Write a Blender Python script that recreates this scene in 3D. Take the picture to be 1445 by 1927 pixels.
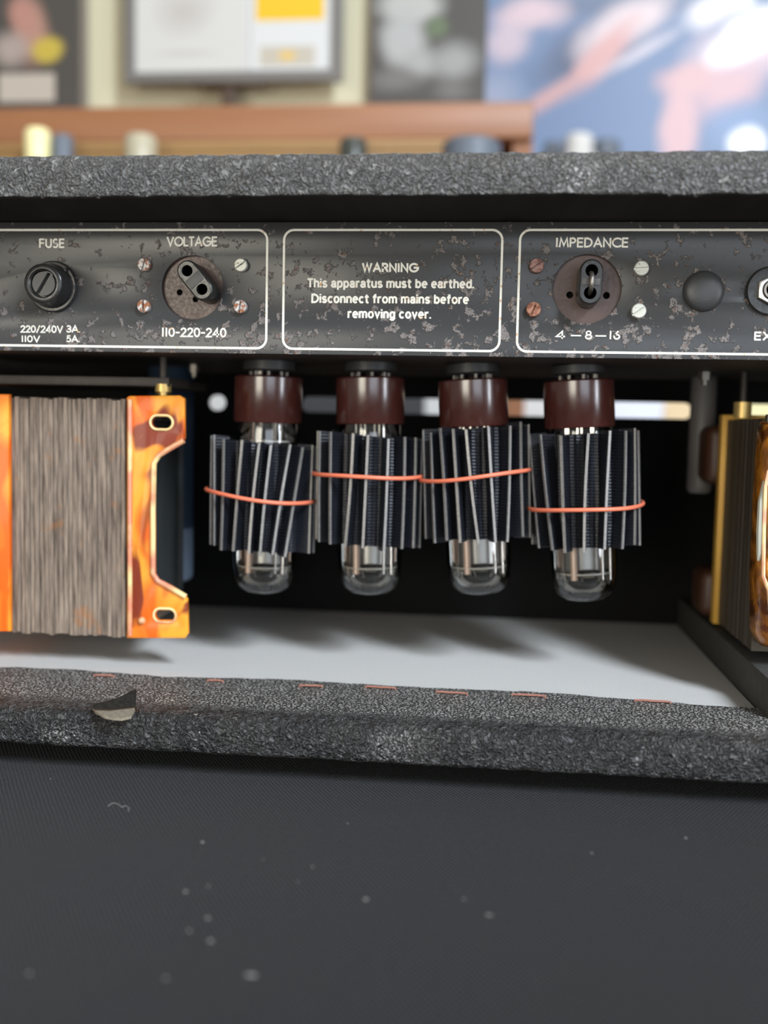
import bpy, bmesh, math, random
from mathutils import Vector, Matrix, noise
random.seed(7)
for o in list(bpy.data.objects): bpy.data.objects.remove(o)
S = bpy.context.scene
COL = S.collection
PI = math.pi
# ------------------------------------------------------------------ camera
H = 0.92                                   # eye height above the floor; the panel plane is Y = 0
FPX, CX, CY = 1922.0, 722.5, 963.5
CAM = Vector((0, -0.48, H))
wy = Vector(((926-CX)/FPX, -(809-CY)/FPX, -1)).normalized()
wz = Vector((0.02, 1, 0)); wz.z = (wz.x*wy.x + wz.y*wy.y)/(-wy.z); wz.normalize()
wx = wy.cross(wz)
ROT = Matrix((wx, wy, wz))                 # camera space -> world
cd = bpy.data.cameras.new('camera'); cam = bpy.data.objects.new('camera', cd); COL.objects.link(cam)
cam.matrix_world = Matrix.Translation(CAM) @ ROT.to_4x4()
cd.sensor_fit = 'HORIZONTAL'; cd.sensor_width = 36; cd.lens = 36*FPX/1445
cd.clip_start = 0.01; cd.clip_end = 50
cd.dof.use_dof = True; cd.dof.focus_distance = 0.469; cd.dof.aperture_fstop = 5.2
S.camera = cam
def at(u, v, Y):                           # the real point seen at a pixel of the photo, on the plane Y
    r = ROT @ Vector(((u-CX)/FPX, -(v-CY)/FPX, -1)); return CAM + r*((Y-CAM.y)/r.y)
def atz(u, v, Z):
    r = ROT @ Vector(((u-CX)/FPX, -(v-CY)/FPX, -1)); return CAM + r*((Z-CAM.z)/r.z)
# ------------------------------------------------------------------ light
S.view_settings.view_transform = 'Standard'; S.view_settings.look = 'None'
S.view_settings.gamma = 1; S.view_settings.use_curve_mapping = False
S.view_settings.exposure = 0.1
W = bpy.data.worlds.new('world'); S.world = W; W.use_nodes = True
W.node_tree.nodes['Background'].inputs[0].default_value = (1.0, 0.96, 0.91, 1)
W.node_tree.nodes['Background'].inputs[1].default_value = 0.27
def area(name, loc, target, sx, sy, power, col):
    l = bpy.data.lights.new(name, 'AREA'); l.shape = 'RECTANGLE'; l.size = sx; l.size_y = sy; l.energy = power; l.color = col
    o = bpy.data.objects.new(name, l); COL.objects.link(o); o.location = loc
    o.rotation_euler = (Vector(target)-Vector(loc)).to_track_quat('-Z', 'Y').to_euler(); return o
area('window_light_left', (-0.85, -2.0, H+0.12), (-0.05, 0, H), 0.80, 0.85, 18, (1.0, 0.94, 0.80))
area('window_light_low', (0.62, -2.1, H+0.12), (-0.05, 0, H), 1.10, 0.80, 9, (0.80, 0.89, 1.0))
area('window_light_right', (1.15, -1.60, H+1.40), (-0.05, 0, H), 0.40, 0.9, 88, (0.80, 0.89, 1.0))
area('window_light_side', (2.1, -1.35, H+0.15), (-0.05, 0, H), 0.30, 1.1, 16, (0.86, 0.92, 1.0))
area('shelf_fill_light', (0.1, 0.15, H+1.75), (0.05, 1.1, H+0.2), 1.4, 0.8, 10, (1.0, 0.93, 0.84))  # overhead area light added to brighten the shelf and poster
# ------------------------------------------------------------------ node helpers
def rgba(c): return (c[0], c[1], c[2], 1)
class M:
    """small wrapper: one material with its node tree"""
    def __init__(s, name, base=(.5,.5,.5), rough=.5, metal=0., spec=.5, coat=0., ior=None):
        s.m = bpy.data.materials.new(name); s.m.use_nodes = True; s.t = s.m.node_tree
        s.b = s.t.nodes['Principled BSDF']
        s.b.inputs['Base Color'].default_value = rgba(base); s.b.inputs['Roughness'].default_value = rough
        s.b.inputs['Metallic'].default_value = metal; s.b.inputs['Specular IOR Level'].default_value = spec
        s.b.inputs['Coat Weight'].default_value = coat; s.b.inputs['Coat Roughness'].default_value = .08
        s.tc = s.t.nodes.new('ShaderNodeTexCoord'); s.co = s.tc.outputs['Object']
    def set(s, node, k, v):
        if hasattr(v, 'is_output') or isinstance(v, bpy.types.NodeSocket): s.t.links.new(v, node.inputs[k])
        elif isinstance(v, tuple) and len(v) == 3 and node.inputs[k].type == 'RGBA': node.inputs[k].default_value = rgba(v)
        else: node.inputs[k].default_value = v
    def n(s, typ, ins={}, **props):
        nd = s.t.nodes.new('ShaderNode'+typ)
        for k, v in props.items(): setattr(nd, k, v)
        for k, v in ins.items(): s.set(nd, k, v)
        return nd
    def map(s, scale=(1,1,1), loc=(0,0,0), rot=(0,0,0), co=None):
        return s.n('Mapping', {'Vector': co or s.co, 'Scale': scale, 'Location': loc, 'Rotation': rot}).outputs[0]
    def noise(s, scale, detail=3., rough=.5, co=None, dist=0.):
        return s.n('TexNoise', {'Vector': co or s.co, 'Scale': scale, 'Detail': detail, 'Roughness': rough, 'Distortion': dist}).outputs['Fac']
    def noisec(s, scale, detail=3., co=None):
        return s.n('TexNoise', {'Vector': co or s.co, 'Scale': scale, 'Detail': detail}).outputs['Color']
    def warp(s, scale, amount, co=None):
        c = s.noisec(scale, 2., co)
        a = s.n('VectorMath', {0: c, 1: (.5,.5,.5)}, operation='SUBTRACT').outputs[0]
        a = s.n('VectorMath', {0: a, 'Scale': amount}, operation='SCALE').outputs[0]
        return s.n('VectorMath', {0: co or s.co, 1: a}, operation='ADD').outputs[0]
    def voro(s, scale, feature='F1', co=None, out='Distance', rnd=1.):
        return s.n('TexVoronoi', {'Vector': co or s.co, 'Scale': scale, 'Randomness': rnd}, feature=feature).outputs[out]
    def ramp(s, fac, a, b, ca=0., cb=1.):
        return s.n('MapRange', {'Value': fac, 'From Min': a, 'From Max': b, 'To Min': ca, 'To Max': cb}, clamp=True).outputs[0]
    def math(s, op, a, b=0., c=0.): return s.n('Math', {0: a, 1: b, 2: c}, operation=op).outputs[0]
    def mix(s, fac, a, b):
        nd = s.n('Mix', data_type='RGBA')
        for k, v in ((0, fac), (6, a), (7, b)): 
            if isinstance(v, bpy.types.NodeSocket): s.t.links.new(v, nd.inputs[k])
            else: nd.inputs[k].default_value = rgba(v) if isinstance(v, tuple) else v
        return nd.outputs[2]
    def xyz(s, co=None): return s.n('SeparateXYZ', {0: co or s.co}).outputs
    def base(s, c): s.set(s.b, 'Base Color', c); return s
    def rough(s, r): s.set(s.b, 'Roughness', r); return s
    def bump(s, h, strength=.5, dist=.001):
        s.set(s.b, 'Normal', s.n('Bump', {'Height': h, 'Strength': strength, 'Distance': dist}).outputs[0]); return s
    def ball(s, c, r):          # 1 at c falling to 0 at r (object space)
        d = s.n('VectorMath', {0: s.co, 1: c}, operation='SUBTRACT').outputs[0]
        d = s.n('VectorMath', {0: d, 1: (1/r[0], 1/r[1], 1/r[2])}, operation='MULTIPLY').outputs[0]
        l = s.n('VectorMath', {0: d}, operation='LENGTH').outputs['Value']
        return s.ramp(l, 0., 1., 1., 0.)
# ------------------------------------------------------------------ mesh helpers
def tag(o, label=None, cat=None, group=None, kind=None):
    if label: o['label'] = label
    if cat: o['category'] = cat
    if group: o['group'] = group
    if kind: o['kind'] = kind
    return o
def thing(name, loc, label, cat, group=None, rot=None):
    o = bpy.data.objects.new(name, None); COL.objects.link(o); o.location = loc; o.empty_display_size = .01
    if rot: o.rotation_euler = rot
    return tag(o, label, cat, group)
def root(o):
    while o.parent: o = o.parent
    return o
def obj(name, bm, mats, parent=None, local=False, smooth=True, angle=40, label=None):
    me = bpy.data.meshes.new(name)
    if parent is not None and not local:
        bmesh.ops.translate(bm, vec=-root(parent).location, verts=bm.verts)
    off = None
    if parent is None:
        xs = [v.co for v in bm.verts]
        off = Vector(((min(v.x for v in xs)+max(v.x for v in xs))/2, (min(v.y for v in xs)+max(v.y for v in xs))/2, min(v.z for v in xs)))
        bmesh.ops.translate(bm, vec=-off, verts=bm.verts)
    bmesh.ops.recalc_face_normals(bm, faces=bm.faces)
    if smooth:
        for f in bm.faces: f.smooth = True
        ca = math.radians(angle)
        for e in bm.edges:
            if len(e.link_faces) == 2 and e.calc_face_angle(0) > ca: e.smooth = False
    bm.to_mesh(me); bm.free()
    for m in (mats if isinstance(mats, (list, tuple)) else [mats]): me.materials.append(m.m if isinstance(m, M) else m)
    o = bpy.data.objects.new(name, me); COL.objects.link(o)
    if parent is not None: o.parent = parent
    if off: o.location = off
    if label: o['label'] = label
    return o
def box(bm, x0, x1, y0, y1, z0, z1, bev=0., seg=2, mi=0):
    vs = [bm.verts.new((x, y, z)) for x in (x0, x1) for y in (y0, y1) for z in (z0, z1)]
    fs = [bm.faces.new([vs[i] for i in q]) for q in ((0,1,3,2), (4,6,7,5), (0,4,5,1), (2,3,7,6), (0,2,6,4), (1,5,7,3))]
    for f in fs: f.material_index = mi
    if bev:
        es = list({e for f in fs for e in f.edges})
        bmesh.ops.bevel(bm, geom=es, offset=bev, segments=seg, affect='EDGES', profile=.5)
    return bm
def bxo(*a, **k): return box(bmesh.new(), *a, **k)
def lathe(bm, prof, segs=48, mtx=None, mi=0):
    """revolve (r, z) profile about local Z"""
    rings = []
    for r, z in prof:
        if r < 1e-7: rings.append([bm.verts.new((0, 0, z))])
        else: rings.append([bm.verts.new((r*math.cos(2*PI*i/segs), r*math.sin(2*PI*i/segs), z)) for i in range(segs)])
    new = [v for r in rings for v in r]
    for a, b in zip(rings, rings[1:]):
        for i in range(segs):
            j = (i+1) % segs
            if len(a) == 1 and len(b) == 1: continue
            q = [a[0], b[i], b[j]] if len(a) == 1 else [a[i], b[0], a[j]] if len(b) == 1 else [a[i], b[i], b[j], a[j]]
            bm.faces.new(q).material_index = mi
    if mtx is not None: bmesh.ops.transform(bm, matrix=mtx, verts=new)
    return bm
TOCAM = Matrix.Rotation(PI/2, 4, 'X')     # local +Z -> world -Y (towards the camera)
def facing(p, rot=0.): return Matrix.Translation(p) @ TOCAM @ Matrix.Rotation(rot, 4, 'Z')
def tube(bm, pts, r, segs=10, closed=False, mi=0):
    pts = [Vector(p) for p in pts]; n = len(pts); rings = []; up = None
    for i, p in enumerate(pts):
        t = (pts[(i+1) % n]-pts[i-1]) if closed else (pts[min(i+1, n-1)]-pts[max(i-1, 0)])
        t.normalize()
        if up is None: up = t.orthogonal().normalized()
        up = (up - t*up.dot(t)).normalized(); sd = t.cross(up)
        rr = r[i] if isinstance(r, (list, tuple)) else r
        rings.append([bm.verts.new(p + (up*math.cos(2*PI*k/segs) + sd*math.sin(2*PI*k/segs))*rr) for k in range(segs)])
    for i in range(n if closed else n-1):
        a, b = rings[i], rings[(i+1) % n]
        if closed and i == n-1:            # match the seam
            k0 = min(range(segs), key=lambda k: (a[0].co-b[k].co).length); b = b[k0:]+b[:k0]
        for k in range(segs): bm.faces.new([a[k], a[(k+1) % segs], b[(k+1) % segs], b[k]]).material_index = mi
    if not closed:
        bm.faces.new(rings[0][::-1]); bm.faces.new(rings[-1])
    return bm
def plate(outer, holes, thick, mtx, bev=0., mi=0):
    """flat plate with real holes; outline in local XY, thickness centred on local Z"""
    cu = bpy.data.curves.new('outline', 'CURVE'); cu.dimensions = '2D'; cu.fill_mode = 'BOTH'
    cu.extrude = thick/2 - bev; cu.bevel_depth = bev; cu.bevel_resolution = 1; cu.offset = -bev
    for pts in [outer]+holes:
        sp = cu.splines.new('POLY'); sp.points.add(len(pts)-1); sp.use_cyclic_u = True
        for p, q in zip(sp.points, pts): p.co = (q[0], q[1], 0, 1)
    o = bpy.data.objects.new('outline', cu); me = bpy.data.meshes.new_from_object(o)
    bm = bmesh.new(); bm.from_mesh(me); bmesh.ops.remove_doubles(bm, verts=bm.verts, dist=1e-6)
    bpy.data.objects.remove(o); bpy.data.curves.remove(cu); bpy.data.meshes.remove(me)
    bmesh.ops.transform(bm, matrix=mtx, verts=bm.verts)
    for f in bm.faces: f.material_index = mi
    return bm
def circ(cx, cy, r, n=32, ry=None): return [(cx+r*math.cos(2*PI*i/n), cy+(ry or r)*math.sin(2*PI*i/n)) for i in range(n)]
def rrect(x0, x1, y0, y1, r, n=8):
    out = []
    for cx, cy, a in ((x1-r, y1-r, 0), (x0+r, y1-r, PI/2), (x0+r, y0+r, PI), (x1-r, y0+r, 1.5*PI)):
        out += [(cx+r*math.cos(a+PI/2*i/n), cy+r*math.sin(a+PI/2*i/n)) for i in range(n+1)]
    return out
def stadium(p, q, r, n=14):
    p, q = Vector(p), Vector(q); a = math.atan2((q-p).y, (q-p).x)
    return [(q.x+r*math.cos(a-PI/2+PI*i/n), q.y+r*math.sin(a-PI/2+PI*i/n)) for i in range(n+1)] + \
           [(p.x+r*math.cos(a+PI/2+PI*i/n), p.y+r*math.sin(a+PI/2+PI*i/n)) for i in range(n+1)]
# outline in (X, Z) of the world -> plate facing the camera, centred on plane Y
def upright(Y): return Matrix.Translation((0, Y, 0)) @ TOCAM
# ------------------------------------------------------------------ materials
def tolex(name, worn, base, ridge_hi):
    m = M(name, (.02,.02,.021), .42, spec=.6)
    w = m.warp(160, .004)
    def ridges(sc, wd, d): return m.ramp(m.math('ABSOLUTE', m.math('SUBTRACT', m.noise(sc, 1.5, .5, w, d), .5)), 0., wd, 1., 0.)
    r1 = ridges(230, .085, .8); r2 = ridges(430, .11, .5)
    worm = m.math('MAXIMUM', r1, m.math('MULTIPLY', r2, .7))
    f1 = m.noise(1700, 4.); big = m.noise(120, 2.)
    fine_ = m.math('ADD', m.math('MULTIPLY', f1, .10), m.math('MULTIPLY', big, .6))
    h = m.math('ADD', worm, fine_)
    c = m.mix(m.math('MULTIPLY', worm, .6), base, ridge_hi)  # paler ridge crests: highlights on the wrinkles put into the colour
    if worn:                   # the flat of the board is rubbed down to pale pads between dark creases
        cells = m.ramp(m.voro(560, 'DISTANCE_TO_EDGE', m.warp(520, .0022)), .02, .24)
        flat = m.ramp(m.xyz()[1], -.128, -.118)
        h = m.n('Mix', {0: flat, 2: h, 3: m.math('ADD', m.math('MULTIPLY', cells, .7), m.math('MULTIPLY', fine_, .5))}).outputs[0]
        pad = m.mix(m.noise(700, 3.), (.26,.25,.23), (.62,.59,.54))
        c = m.mix(flat, c, m.mix(cells, (.012,.011,.011), pad))
    dusty = m.ramp(m.noise(40, 5., .6), .42, .75)
    c = m.mix(m.math('MULTIPLY', dusty, .30), c, (.13,.12,.105))
    scuff = m.math('MULTIPLY', m.ramp(m.noise(900, 3., .7), .52, .62), m.math('MAXIMUM', m.ball((.0425,-.136,.009), (.016,.02,.009)), m.math('MAXIMUM', m.ball((.208,-.136,.012), (.009,.02,.005)), m.ball((-.108,-.136,.006), (.014,.02,.007))))) if worn else \
            m.math('MULTIPLY', m.ramp(m.noise(900, 3., .7), .52, .62), m.ball((.112,-.137,.250), (.010,.03,.014)))
    c = m.mix(m.math('MINIMUM', m.math('MULTIPLY', scuff, 1.6), .9), c, (.40,.39,.37))
    fleck = m.ramp(m.noise(420, 2.), .765, .79)
    c = m.mix(m.math('MULTIPLY', fleck, .7), c, (.50,.48,.43))
    m.base(c); m.rough(m.ramp(m.noise(300, 3.), .3, .7, .34, .5)); m.bump(h, 1., .0022)
    return m
m_tolex = tolex('black_tolex', False, (.066,.065,.064), (.30,.295,.28))
m_wrap = tolex('worn_tolex_wrap', True, (.012,.012,.013), (.13,.128,.125))
m_lining = M('grey_lining', (.42,.42,.41), .95, spec=.1)
n_ = m_lining.noise(900, 5., .7)
m_lining.base(m_lining.mix(n_, (.50,.49,.46), (.74,.72,.69))).bump(n_, .5, .0006)
m_dark = M('black_painted_wood', (.012,.011,.010), .7, spec=.2)
m_baffle = M('black_baffle', (.008,.008,.008), .8, spec=.1)
m_batten = M('dark_grey_batten', (.09,.09,.085), .8)
n_ = m_batten.noise(160, 5., .7); m_batten.base(m_batten.mix(n_, (.022,.022,.020), (.075,.072,.064))).bump(n_, .3, .001)
m_tan = M('bare_plywood', (.38,.30,.20), .85)
n_ = m_tan.noise(600, 4.); m_tan.base(m_tan.mix(n_, (.10,.085,.065), (.34,.29,.21)))
m_staple = M('rusty_staple', (.42,.17,.10), .85, .1)
n_ = m_staple.noise(900, 3.); m_staple.base(m_staple.mix(n_, (.24,.085,.055), (.40,.20,.15)))
# panel paint with rust blisters
m_panel = M('grey_panel_paint', (.06,.06,.06), .3, spec=.3)
w_ = m_panel.warp(420, .0022)
clump = m_panel.noise(235, 4., .55, w_)
zz = m_panel.xyz()[2]
thr = m_panel.ramp(zz, .0, .062, .545, .615)          # lower part of the sheet has rusted more
xx = m_panel.xyz()[0]
thr = m_panel.math('ADD', thr, m_panel.ramp(xx, -.22, .0, .022, .0))
spot = m_panel.ramp(m_panel.math('SUBTRACT', clump, thr), -.01, .05)
fine = m_panel.noise(1900, 3., .6)
spotc = m_panel.mix(m_panel.ramp(fine, .36, .68), (.085,.072,.066), (.46,.41,.38))
spotc = m_panel.mix(m_panel.ramp(m_panel.noise(420, 2.), .58, .66), spotc, (.20,.11,.075))
speck = m_panel.ramp(m_panel.noise(1000, 2.), .73, .76)
pc = m_panel.mix(m_panel.noise(40, 3.), (.044,.044,.045), (.056,.056,.056))
pc = m_panel.mix(m_panel.math('MULTIPLY', spot, .75), pc, spotc)
pc = m_panel.mix(m_panel.math('MULTIPLY', speck, .5), pc, (.55,.52,.48))
m_panel.base(pc).rough(m_panel.ramp(spot, 0, 1, .25, .45))
m_panel.bump(m_panel.math('ADD', m_panel.math('MULTIPLY', spot, m_panel.math('ADD', fine, .4)), m_panel.math('MULTIPLY', m_panel.noise(2500, 2.), .05)), .7, .0007)
m_chassis = M('chassis_steel', (.05,.042,.036), .55, .3)
n_ = m_chassis.noise(90, 4.); m_chassis.base(m_chassis.mix(n_, (.025,.021,.018), (.075,.062,.052)))
m_ink = M('cream_ink', (.86,.82,.70), .6)
wi = m_ink.ramp(m_ink.noise(330, 4., .6), .60, .68)
m_ink.base(m_ink.mix(wi, m_ink.mix(m_ink.noise(200, 2.), (.90,.88,.80), (.80,.76,.64)), m_ink.mix(m_ink.noise(800, 2.), (.50,.20,.06), (.72,.50,.28))))
def screw_mat(name, a, b, lo, hi, metal):
    m = M(name, a, .45, metal); n_ = m.noise(420, 4., .6)
    k = m.ramp(n_, lo, hi); fine = m.noise(1800, 3.)
    m.base(m.mix(k, m.mix(fine, tuple(x*.75 for x in a), a), m.mix(fine, tuple(x*.5 for x in b), b)))
    m.rough(m.ramp(k, 0, 1, .42, .8)); m.bump(fine, .4, .0004); return m
m_zinc = screw_mat('pale_zinc', (.66,.66,.58), (.45,.40,.32), .60, .7, .35)
m_zincrust = screw_mat('half_rusted_zinc', (.60,.60,.60), (.50,.21,.10), .46, .54, .3)
m_rust = screw_mat('rusty_steel', (.42,.20,.12), (.28,.10,.06), .45, .6, .2)
m_rustpink = screw_mat('brown_rusted_steel', (.34,.19,.16), (.22,.10,.08), .45, .6, .2)
m_bake = M('brown_bakelite', (.085,.046,.036), .38)
n_ = m_bake.noise(120, 4.); m_bake.base(m_bake.mix(n_, (.070,.036,.027), (.12,.072,.058))).rough(m_bake.ramp(m_bake.noise(700, 3.), .3, .7, .3, .5))
m_black = M('black_bakelite', (.016,.016,.016), .25)
n_ = m_black.noise(500, 3.); m_black.rough(m_black.ramp(n_, .3, .7, .2, .36)); m_black.base(m_black.mix(m_black.noise(90, 4.), (.012,.012,.012), (.03,.029,.027)))
m_satin = M('satin_black_plastic', (.045,.045,.046), .42); m_satin.bump(m_satin.noise(900, 3.), .15, .0005)
m_greyplastic = M('dusty_dark_plastic', (.07,.066,.06), .5)
m_hole = M('hole_shade_black', (.004,.004,.004), .9, spec=.1)  # near-black set inside holes to stand in for their shade
m_steel = M('bright_steel', (.62,.60,.56), .28, 1.)
m_dullsteel = M('dull_steel', (.30,.27,.24), .45, .8)
m_brass = M('gold_passivated_steel', (.72,.50,.18), .4, .6)
# tubes
m_tbase = M('maroon_tube_base', (.085,.024,.020), .2, spec=1.)
m_tbase.base(m_tbase.mix(m_tbase.noise(60, 3.), (.060,.016,.013), (.080,.023,.018))).rough(m_tbase.ramp(m_tbase.noise(200, 2.), .3, .7, .17, .24))
def glass(name, tint=(1,1,1), ref=1.45):
    m = bpy.data.materials.new(name); m.use_nodes = True; t = m.node_tree; t.nodes.clear()
    o = t.nodes.new('ShaderNodeOutputMaterial'); mx = t.nodes.new('ShaderNodeMixShader'); tr = t.nodes.new('ShaderNodeBsdfTransparent')
    gl = t.nodes.new('ShaderNodeBsdfGlossy'); fr = t.nodes.new('ShaderNodeFresnel'); fr.inputs[0].default_value = ref
    tr.inputs[0].default_value = rgba(tint); gl.inputs[0].default_value = (1,1,1,1); gl.inputs[1].default_value = .03
    t.links.new(fr.outputs[0], mx.inputs[0]); t.links.new(tr.outputs[0], mx.inputs[1]); t.links.new(gl.outputs[0], mx.inputs[2]); t.links.new(mx.outputs[0], o.inputs[0])
    return m
m_glass = glass('clear_tube_glass', (.94,.95,.94), 1.75)
m_anode = M('grey_anode_plate', (.34,.33,.32), .3, .8)
m_mica = M('mica_spacer', (.62,.60,.55), .4)
m_getter = M('getter_metal', (.75,.72,.68), .2, 1.)
m_copper = M('highlighted_support_rod', (.88,.66,.56), .4, .3)  # support rod, widened and paled to carry the highlight in the glass
m_fin = M('black_anodised_fin', (.012,.013,.018), .38, .2)
zf = m_fin.n('TexWave', {'Vector': m_fin.co, 'Scale': 190., 'Distortion': .4}, bands_direction='Z').outputs['Fac']
m_fin.bump(m_fin.math('ADD', zf, m_fin.noise(1200, 2.)), .4, .0004); m_fin.base(m_fin.mix(m_fin.ramp(m_fin.noise(1500, 2.), .76, .79), (.011,.012,.017), (.30,.26,.24)))
m_finedge = M('bare_aluminium_edge', (.40,.385,.37), .45, .5)
n_ = m_finedge.noise(700, 4.); m_finedge.base(m_finedge.mix(n_, (.15,.145,.14), (.36,.34,.32)))
m_band = M('orange_silicone_ring', (.78,.19,.10), .45)
# transformers
m_lam = M('rusty_lamination_steel', (.14,.11,.09), .75, .2)
st = m_lam.noise(1., 5., .65, m_lam.map((520, 520, 40)))
rs = m_lam.noise(70, 4., .6)
c = m_lam.mix(m_lam.ramp(st, .3, .7), (.060,.041,.030), (.36,.28,.215))
c = m_lam.mix(m_lam.ramp(rs, .60, .70, 0, .55), c, (.36,.15,.05))
m_lam.base(c).bump(st, .6, .0008)
m_lam2 = M('dark_varnished_lamination', (.05,.04,.03), .5)
n_ = m_lam2.noise(1., 4., .6, m_lam2.map((40, 400, 30))); m_lam2.base(m_lam2.mix(n_, (.030,.023,.015), (.085,.066,.045)))
def varnish(name, seed, dk=.5):
    m = M(name, (.8,.3,.03), .42, 0., spec=.3, coat=.12)
    co = m.map((1,1,.45), (seed, seed*.3, 0))
    a = m.noise(70, 2., .5, co, .6); b = m.noise(45, 2., .5, m.map((1,1,.5), (seed*2, 1, 3)), .8)
    c = m.mix(m.ramp(a, .40, .62), (.74,.12,.007), (.86,.34,.03))
    c = m.mix(m.ramp(b, dk, dk+.07), c, (.20,.028,.010))
    m.base(c); return m
m_varn = varnish('amber_varnish', 3.1, .53)
m_varn_l = varnish('orange_pink_varnish', 9.4, .63)
m_varnrim = M('thin_varnish_rim', (.85,.62,.30), .35, coat=.4)
n_ = m_varnrim.noise(60, 3.); m_varnrim.base(m_varnrim.mix(m_varnrim.ramp(n_, .42, .6), (.80,.58,.26), (.62,.22,.12)))
m_yellow = M('yellow_passivated_frame', (.62,.34,.05), .4, .2)
n_ = m_yellow.noise(50, 3.); m_yellow.base(m_yellow.mix(n_, (.50,.25,.03), (.74,.44,.08)))
m_amberdk = M('dark_amber_varnish', (.30,.09,.012), .15, coat=.8)
n_ = m_amberdk.noise(60, 3., .5, None, .8); m_amberdk.base(m_amberdk.mix(m_amberdk.ramp(n_, .38, .62), (.09,.025,.006), (.52,.19,.02))).bump(m_amberdk.noise(110, 2.), .5, .003)
m_highlight = M('greenish_highlight', (.50,.50,.42), .7)  # colour of the painted highlight strip on the front coil
m_canblue = M('dark_blue_can_sleeve', (.035,.06,.10), .45)
m_canpale = M('pale_blue_grey_can_end', (.22,.29,.40), .5)
m_cangrey = M('grey_can', (.13,.12,.115), .5)
m_coil = M('dark_coil_wrap', (.022,.026,.026), .6)
m_rearcoil = M('dark_brown_coil_wrap', (.05,.018,.008), .5)
# cloth
m_cloth = M('black_twill_cloth', (.02,.02,.021), .85, spec=.15)
m_cloth.b.inputs['Sheen Weight'].default_value = .06; m_cloth.b.inputs['Sheen Roughness'].default_value = .5
cx_ = m_cloth.xyz(m_cloth.warp(60, .0008))                # plain weave: a checker of raised thread crossings
sx_ = m_cloth.math('SINE', m_cloth.math('MULTIPLY', cx_[0], PI/.00095)); sy_ = m_cloth.math('SINE', m_cloth.math('MULTIPLY', cx_[1], PI/.0016))
wv = m_cloth.ramp(m_cloth.math('MULTIPLY', sx_, sy_), -.6, .8)
sk = m_cloth.noise(1., 4., .6, m_cloth.map((380, 14, 1)))
bl = m_cloth.noise(14, 4., .6)
k = m_cloth.math('MULTIPLY', wv, m_cloth.ramp(m_cloth.noise(500, 2.), .3, .7, .7, 1.))
c = m_cloth.mix(k, (.0015,.0015,.002), (.036,.036,.038))
c = m_cloth.mix(m_cloth.ramp(sk, .55, .85, 0, .5), c, (.022,.0215,.021))
c = m_cloth.mix(m_cloth.ramp(bl, .45, .8, 0, .45), c, (.016,.015,.013))
m_cloth.base(c).bump(k, .8, .0008)
m_dust = M('pale_dust', (.20,.20,.19), .9)
# room
m_wall = M('beige_wall', (.36,.31,.25), .9); m_wall.base(m_wall.mix(m_wall.noise(3, 4.), (.33,.28,.22), (.40,.35,.29)))
m_floor = M('brown_floorboards', (.20,.13,.08), .5); m_floor.base(m_floor.mix(m_floor.noise(1., 4., .6, m_floor.map((3,40,1))), (.13,.08,.045), (.26,.17,.10)))
m_wood = M('orange_brown_wood', (.42,.19,.085), .45)
n_ = m_wood.noise(1., 4., .6, m_wood.map((6, 50, 90))); m_wood.base(m_wood.mix(n_, (.22,.085,.033), (.34,.150,.065)))
m_backwood = M('brown_back_board', (.22,.13,.06), .7)
n_ = m_backwood.noise(1., 4., .6, m_backwood.map((30, 30, 4))); m_backwood.base(m_backwood.mix(n_, (.20,.12,.05), (.34,.22,.10)))
m_cream = M('cream_card', (.56,.52,.37), .8)
m_white = M('white_card', (.66,.65,.62), .8)
m_darkwood = M('dark_stand_wood', (.06,.035,.02), .5)

# ------------------------------------------------------------------ setting
def struct(name, bm, m): return tag(obj(name, bm, m, smooth=False), kind='structure')
struct('floor', bxo(-3, 3, -3, 2.35, -.05, 0), m_floor)
struct('wall_back', bxo(-3, 3, 2.25, 2.35, 0, 2.9), m_wall)

# ------------------------------------------------------------------ amplifier case
ZL, ZT = H+.0952, H+.1150          # underside and top of the lid
ZF, ZB = H-.1270, H-.1455          # inside floor and underside of the bottom board
YL, YR = -.051, .225
XA, XB = -.46, .30
case = thing('amplifier_case', (-.08, .087, ZB), 'open-backed amplifier case covered in worn black textured vinyl, on the black cloth', 'amplifier')
def lipboard(prof, x0, x1, nx, amp, fr):
    """extrude a closed (y, z) profile along X with small irregularities in the covering"""
    bm = bmesh.new(); rows = []
    for i in range(nx+1):
        x = x0+(x1-x0)*i/nx; row = []
        for (y, z, k) in prof:
            p = Vector((x, y, z)); a = amp*k
            d = noise.noise_vector(p*fr)*a + noise.noise_vector(p*fr*4)*a*.45
            row.append(bm.verts.new((x, y+d.y, z+d.z)))
        rows.append(row)
    n = len(prof)
    for a, b in zip(rows, rows[1:]):
        for k in range(n): bm.faces.new([a[k], b[k], b[(k+1) % n], a[(k+1) % n]])
    bm.faces.new(rows[0]); bm.faces.new(rows[-1][::-1])
    return bm
def arc(cy, cz, r, a0, a1, n, k=1.): return [(cy+r*math.cos(a0+(a1-a0)*i/n), cz+r*math.sin(a0+(a1-a0)*i/n), k) for i in range(n+1)]
R1 = .0105
prof = [(YR, ZL, 0), (YR-.03, ZL, 0), (.0, ZL, 0), (YL+.004, ZL, .3)] + arc(YL+.002, ZL+.002, .002, 1.5*PI, PI, 3, 1.) + [(YL, ZL+.0045, 1.)] + \
       arc(YL+R1, ZT-R1, R1, PI, PI/2, 10, .8) + [(-.02, ZT, .5), (.02, ZT, .3), (YR, ZT, 0)]
bml = lipboard(prof, XA, XB, 520, .0007, 130)
bml.normal_update()
for f in bml.faces:
    f.material_index = 1 if f.calc_center_median().z < ZL+.0012 and abs(f.normal.z) > .6 else 0
obj('lid', bml, [m_tolex, m_dark], case)
R2 = .006
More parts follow.
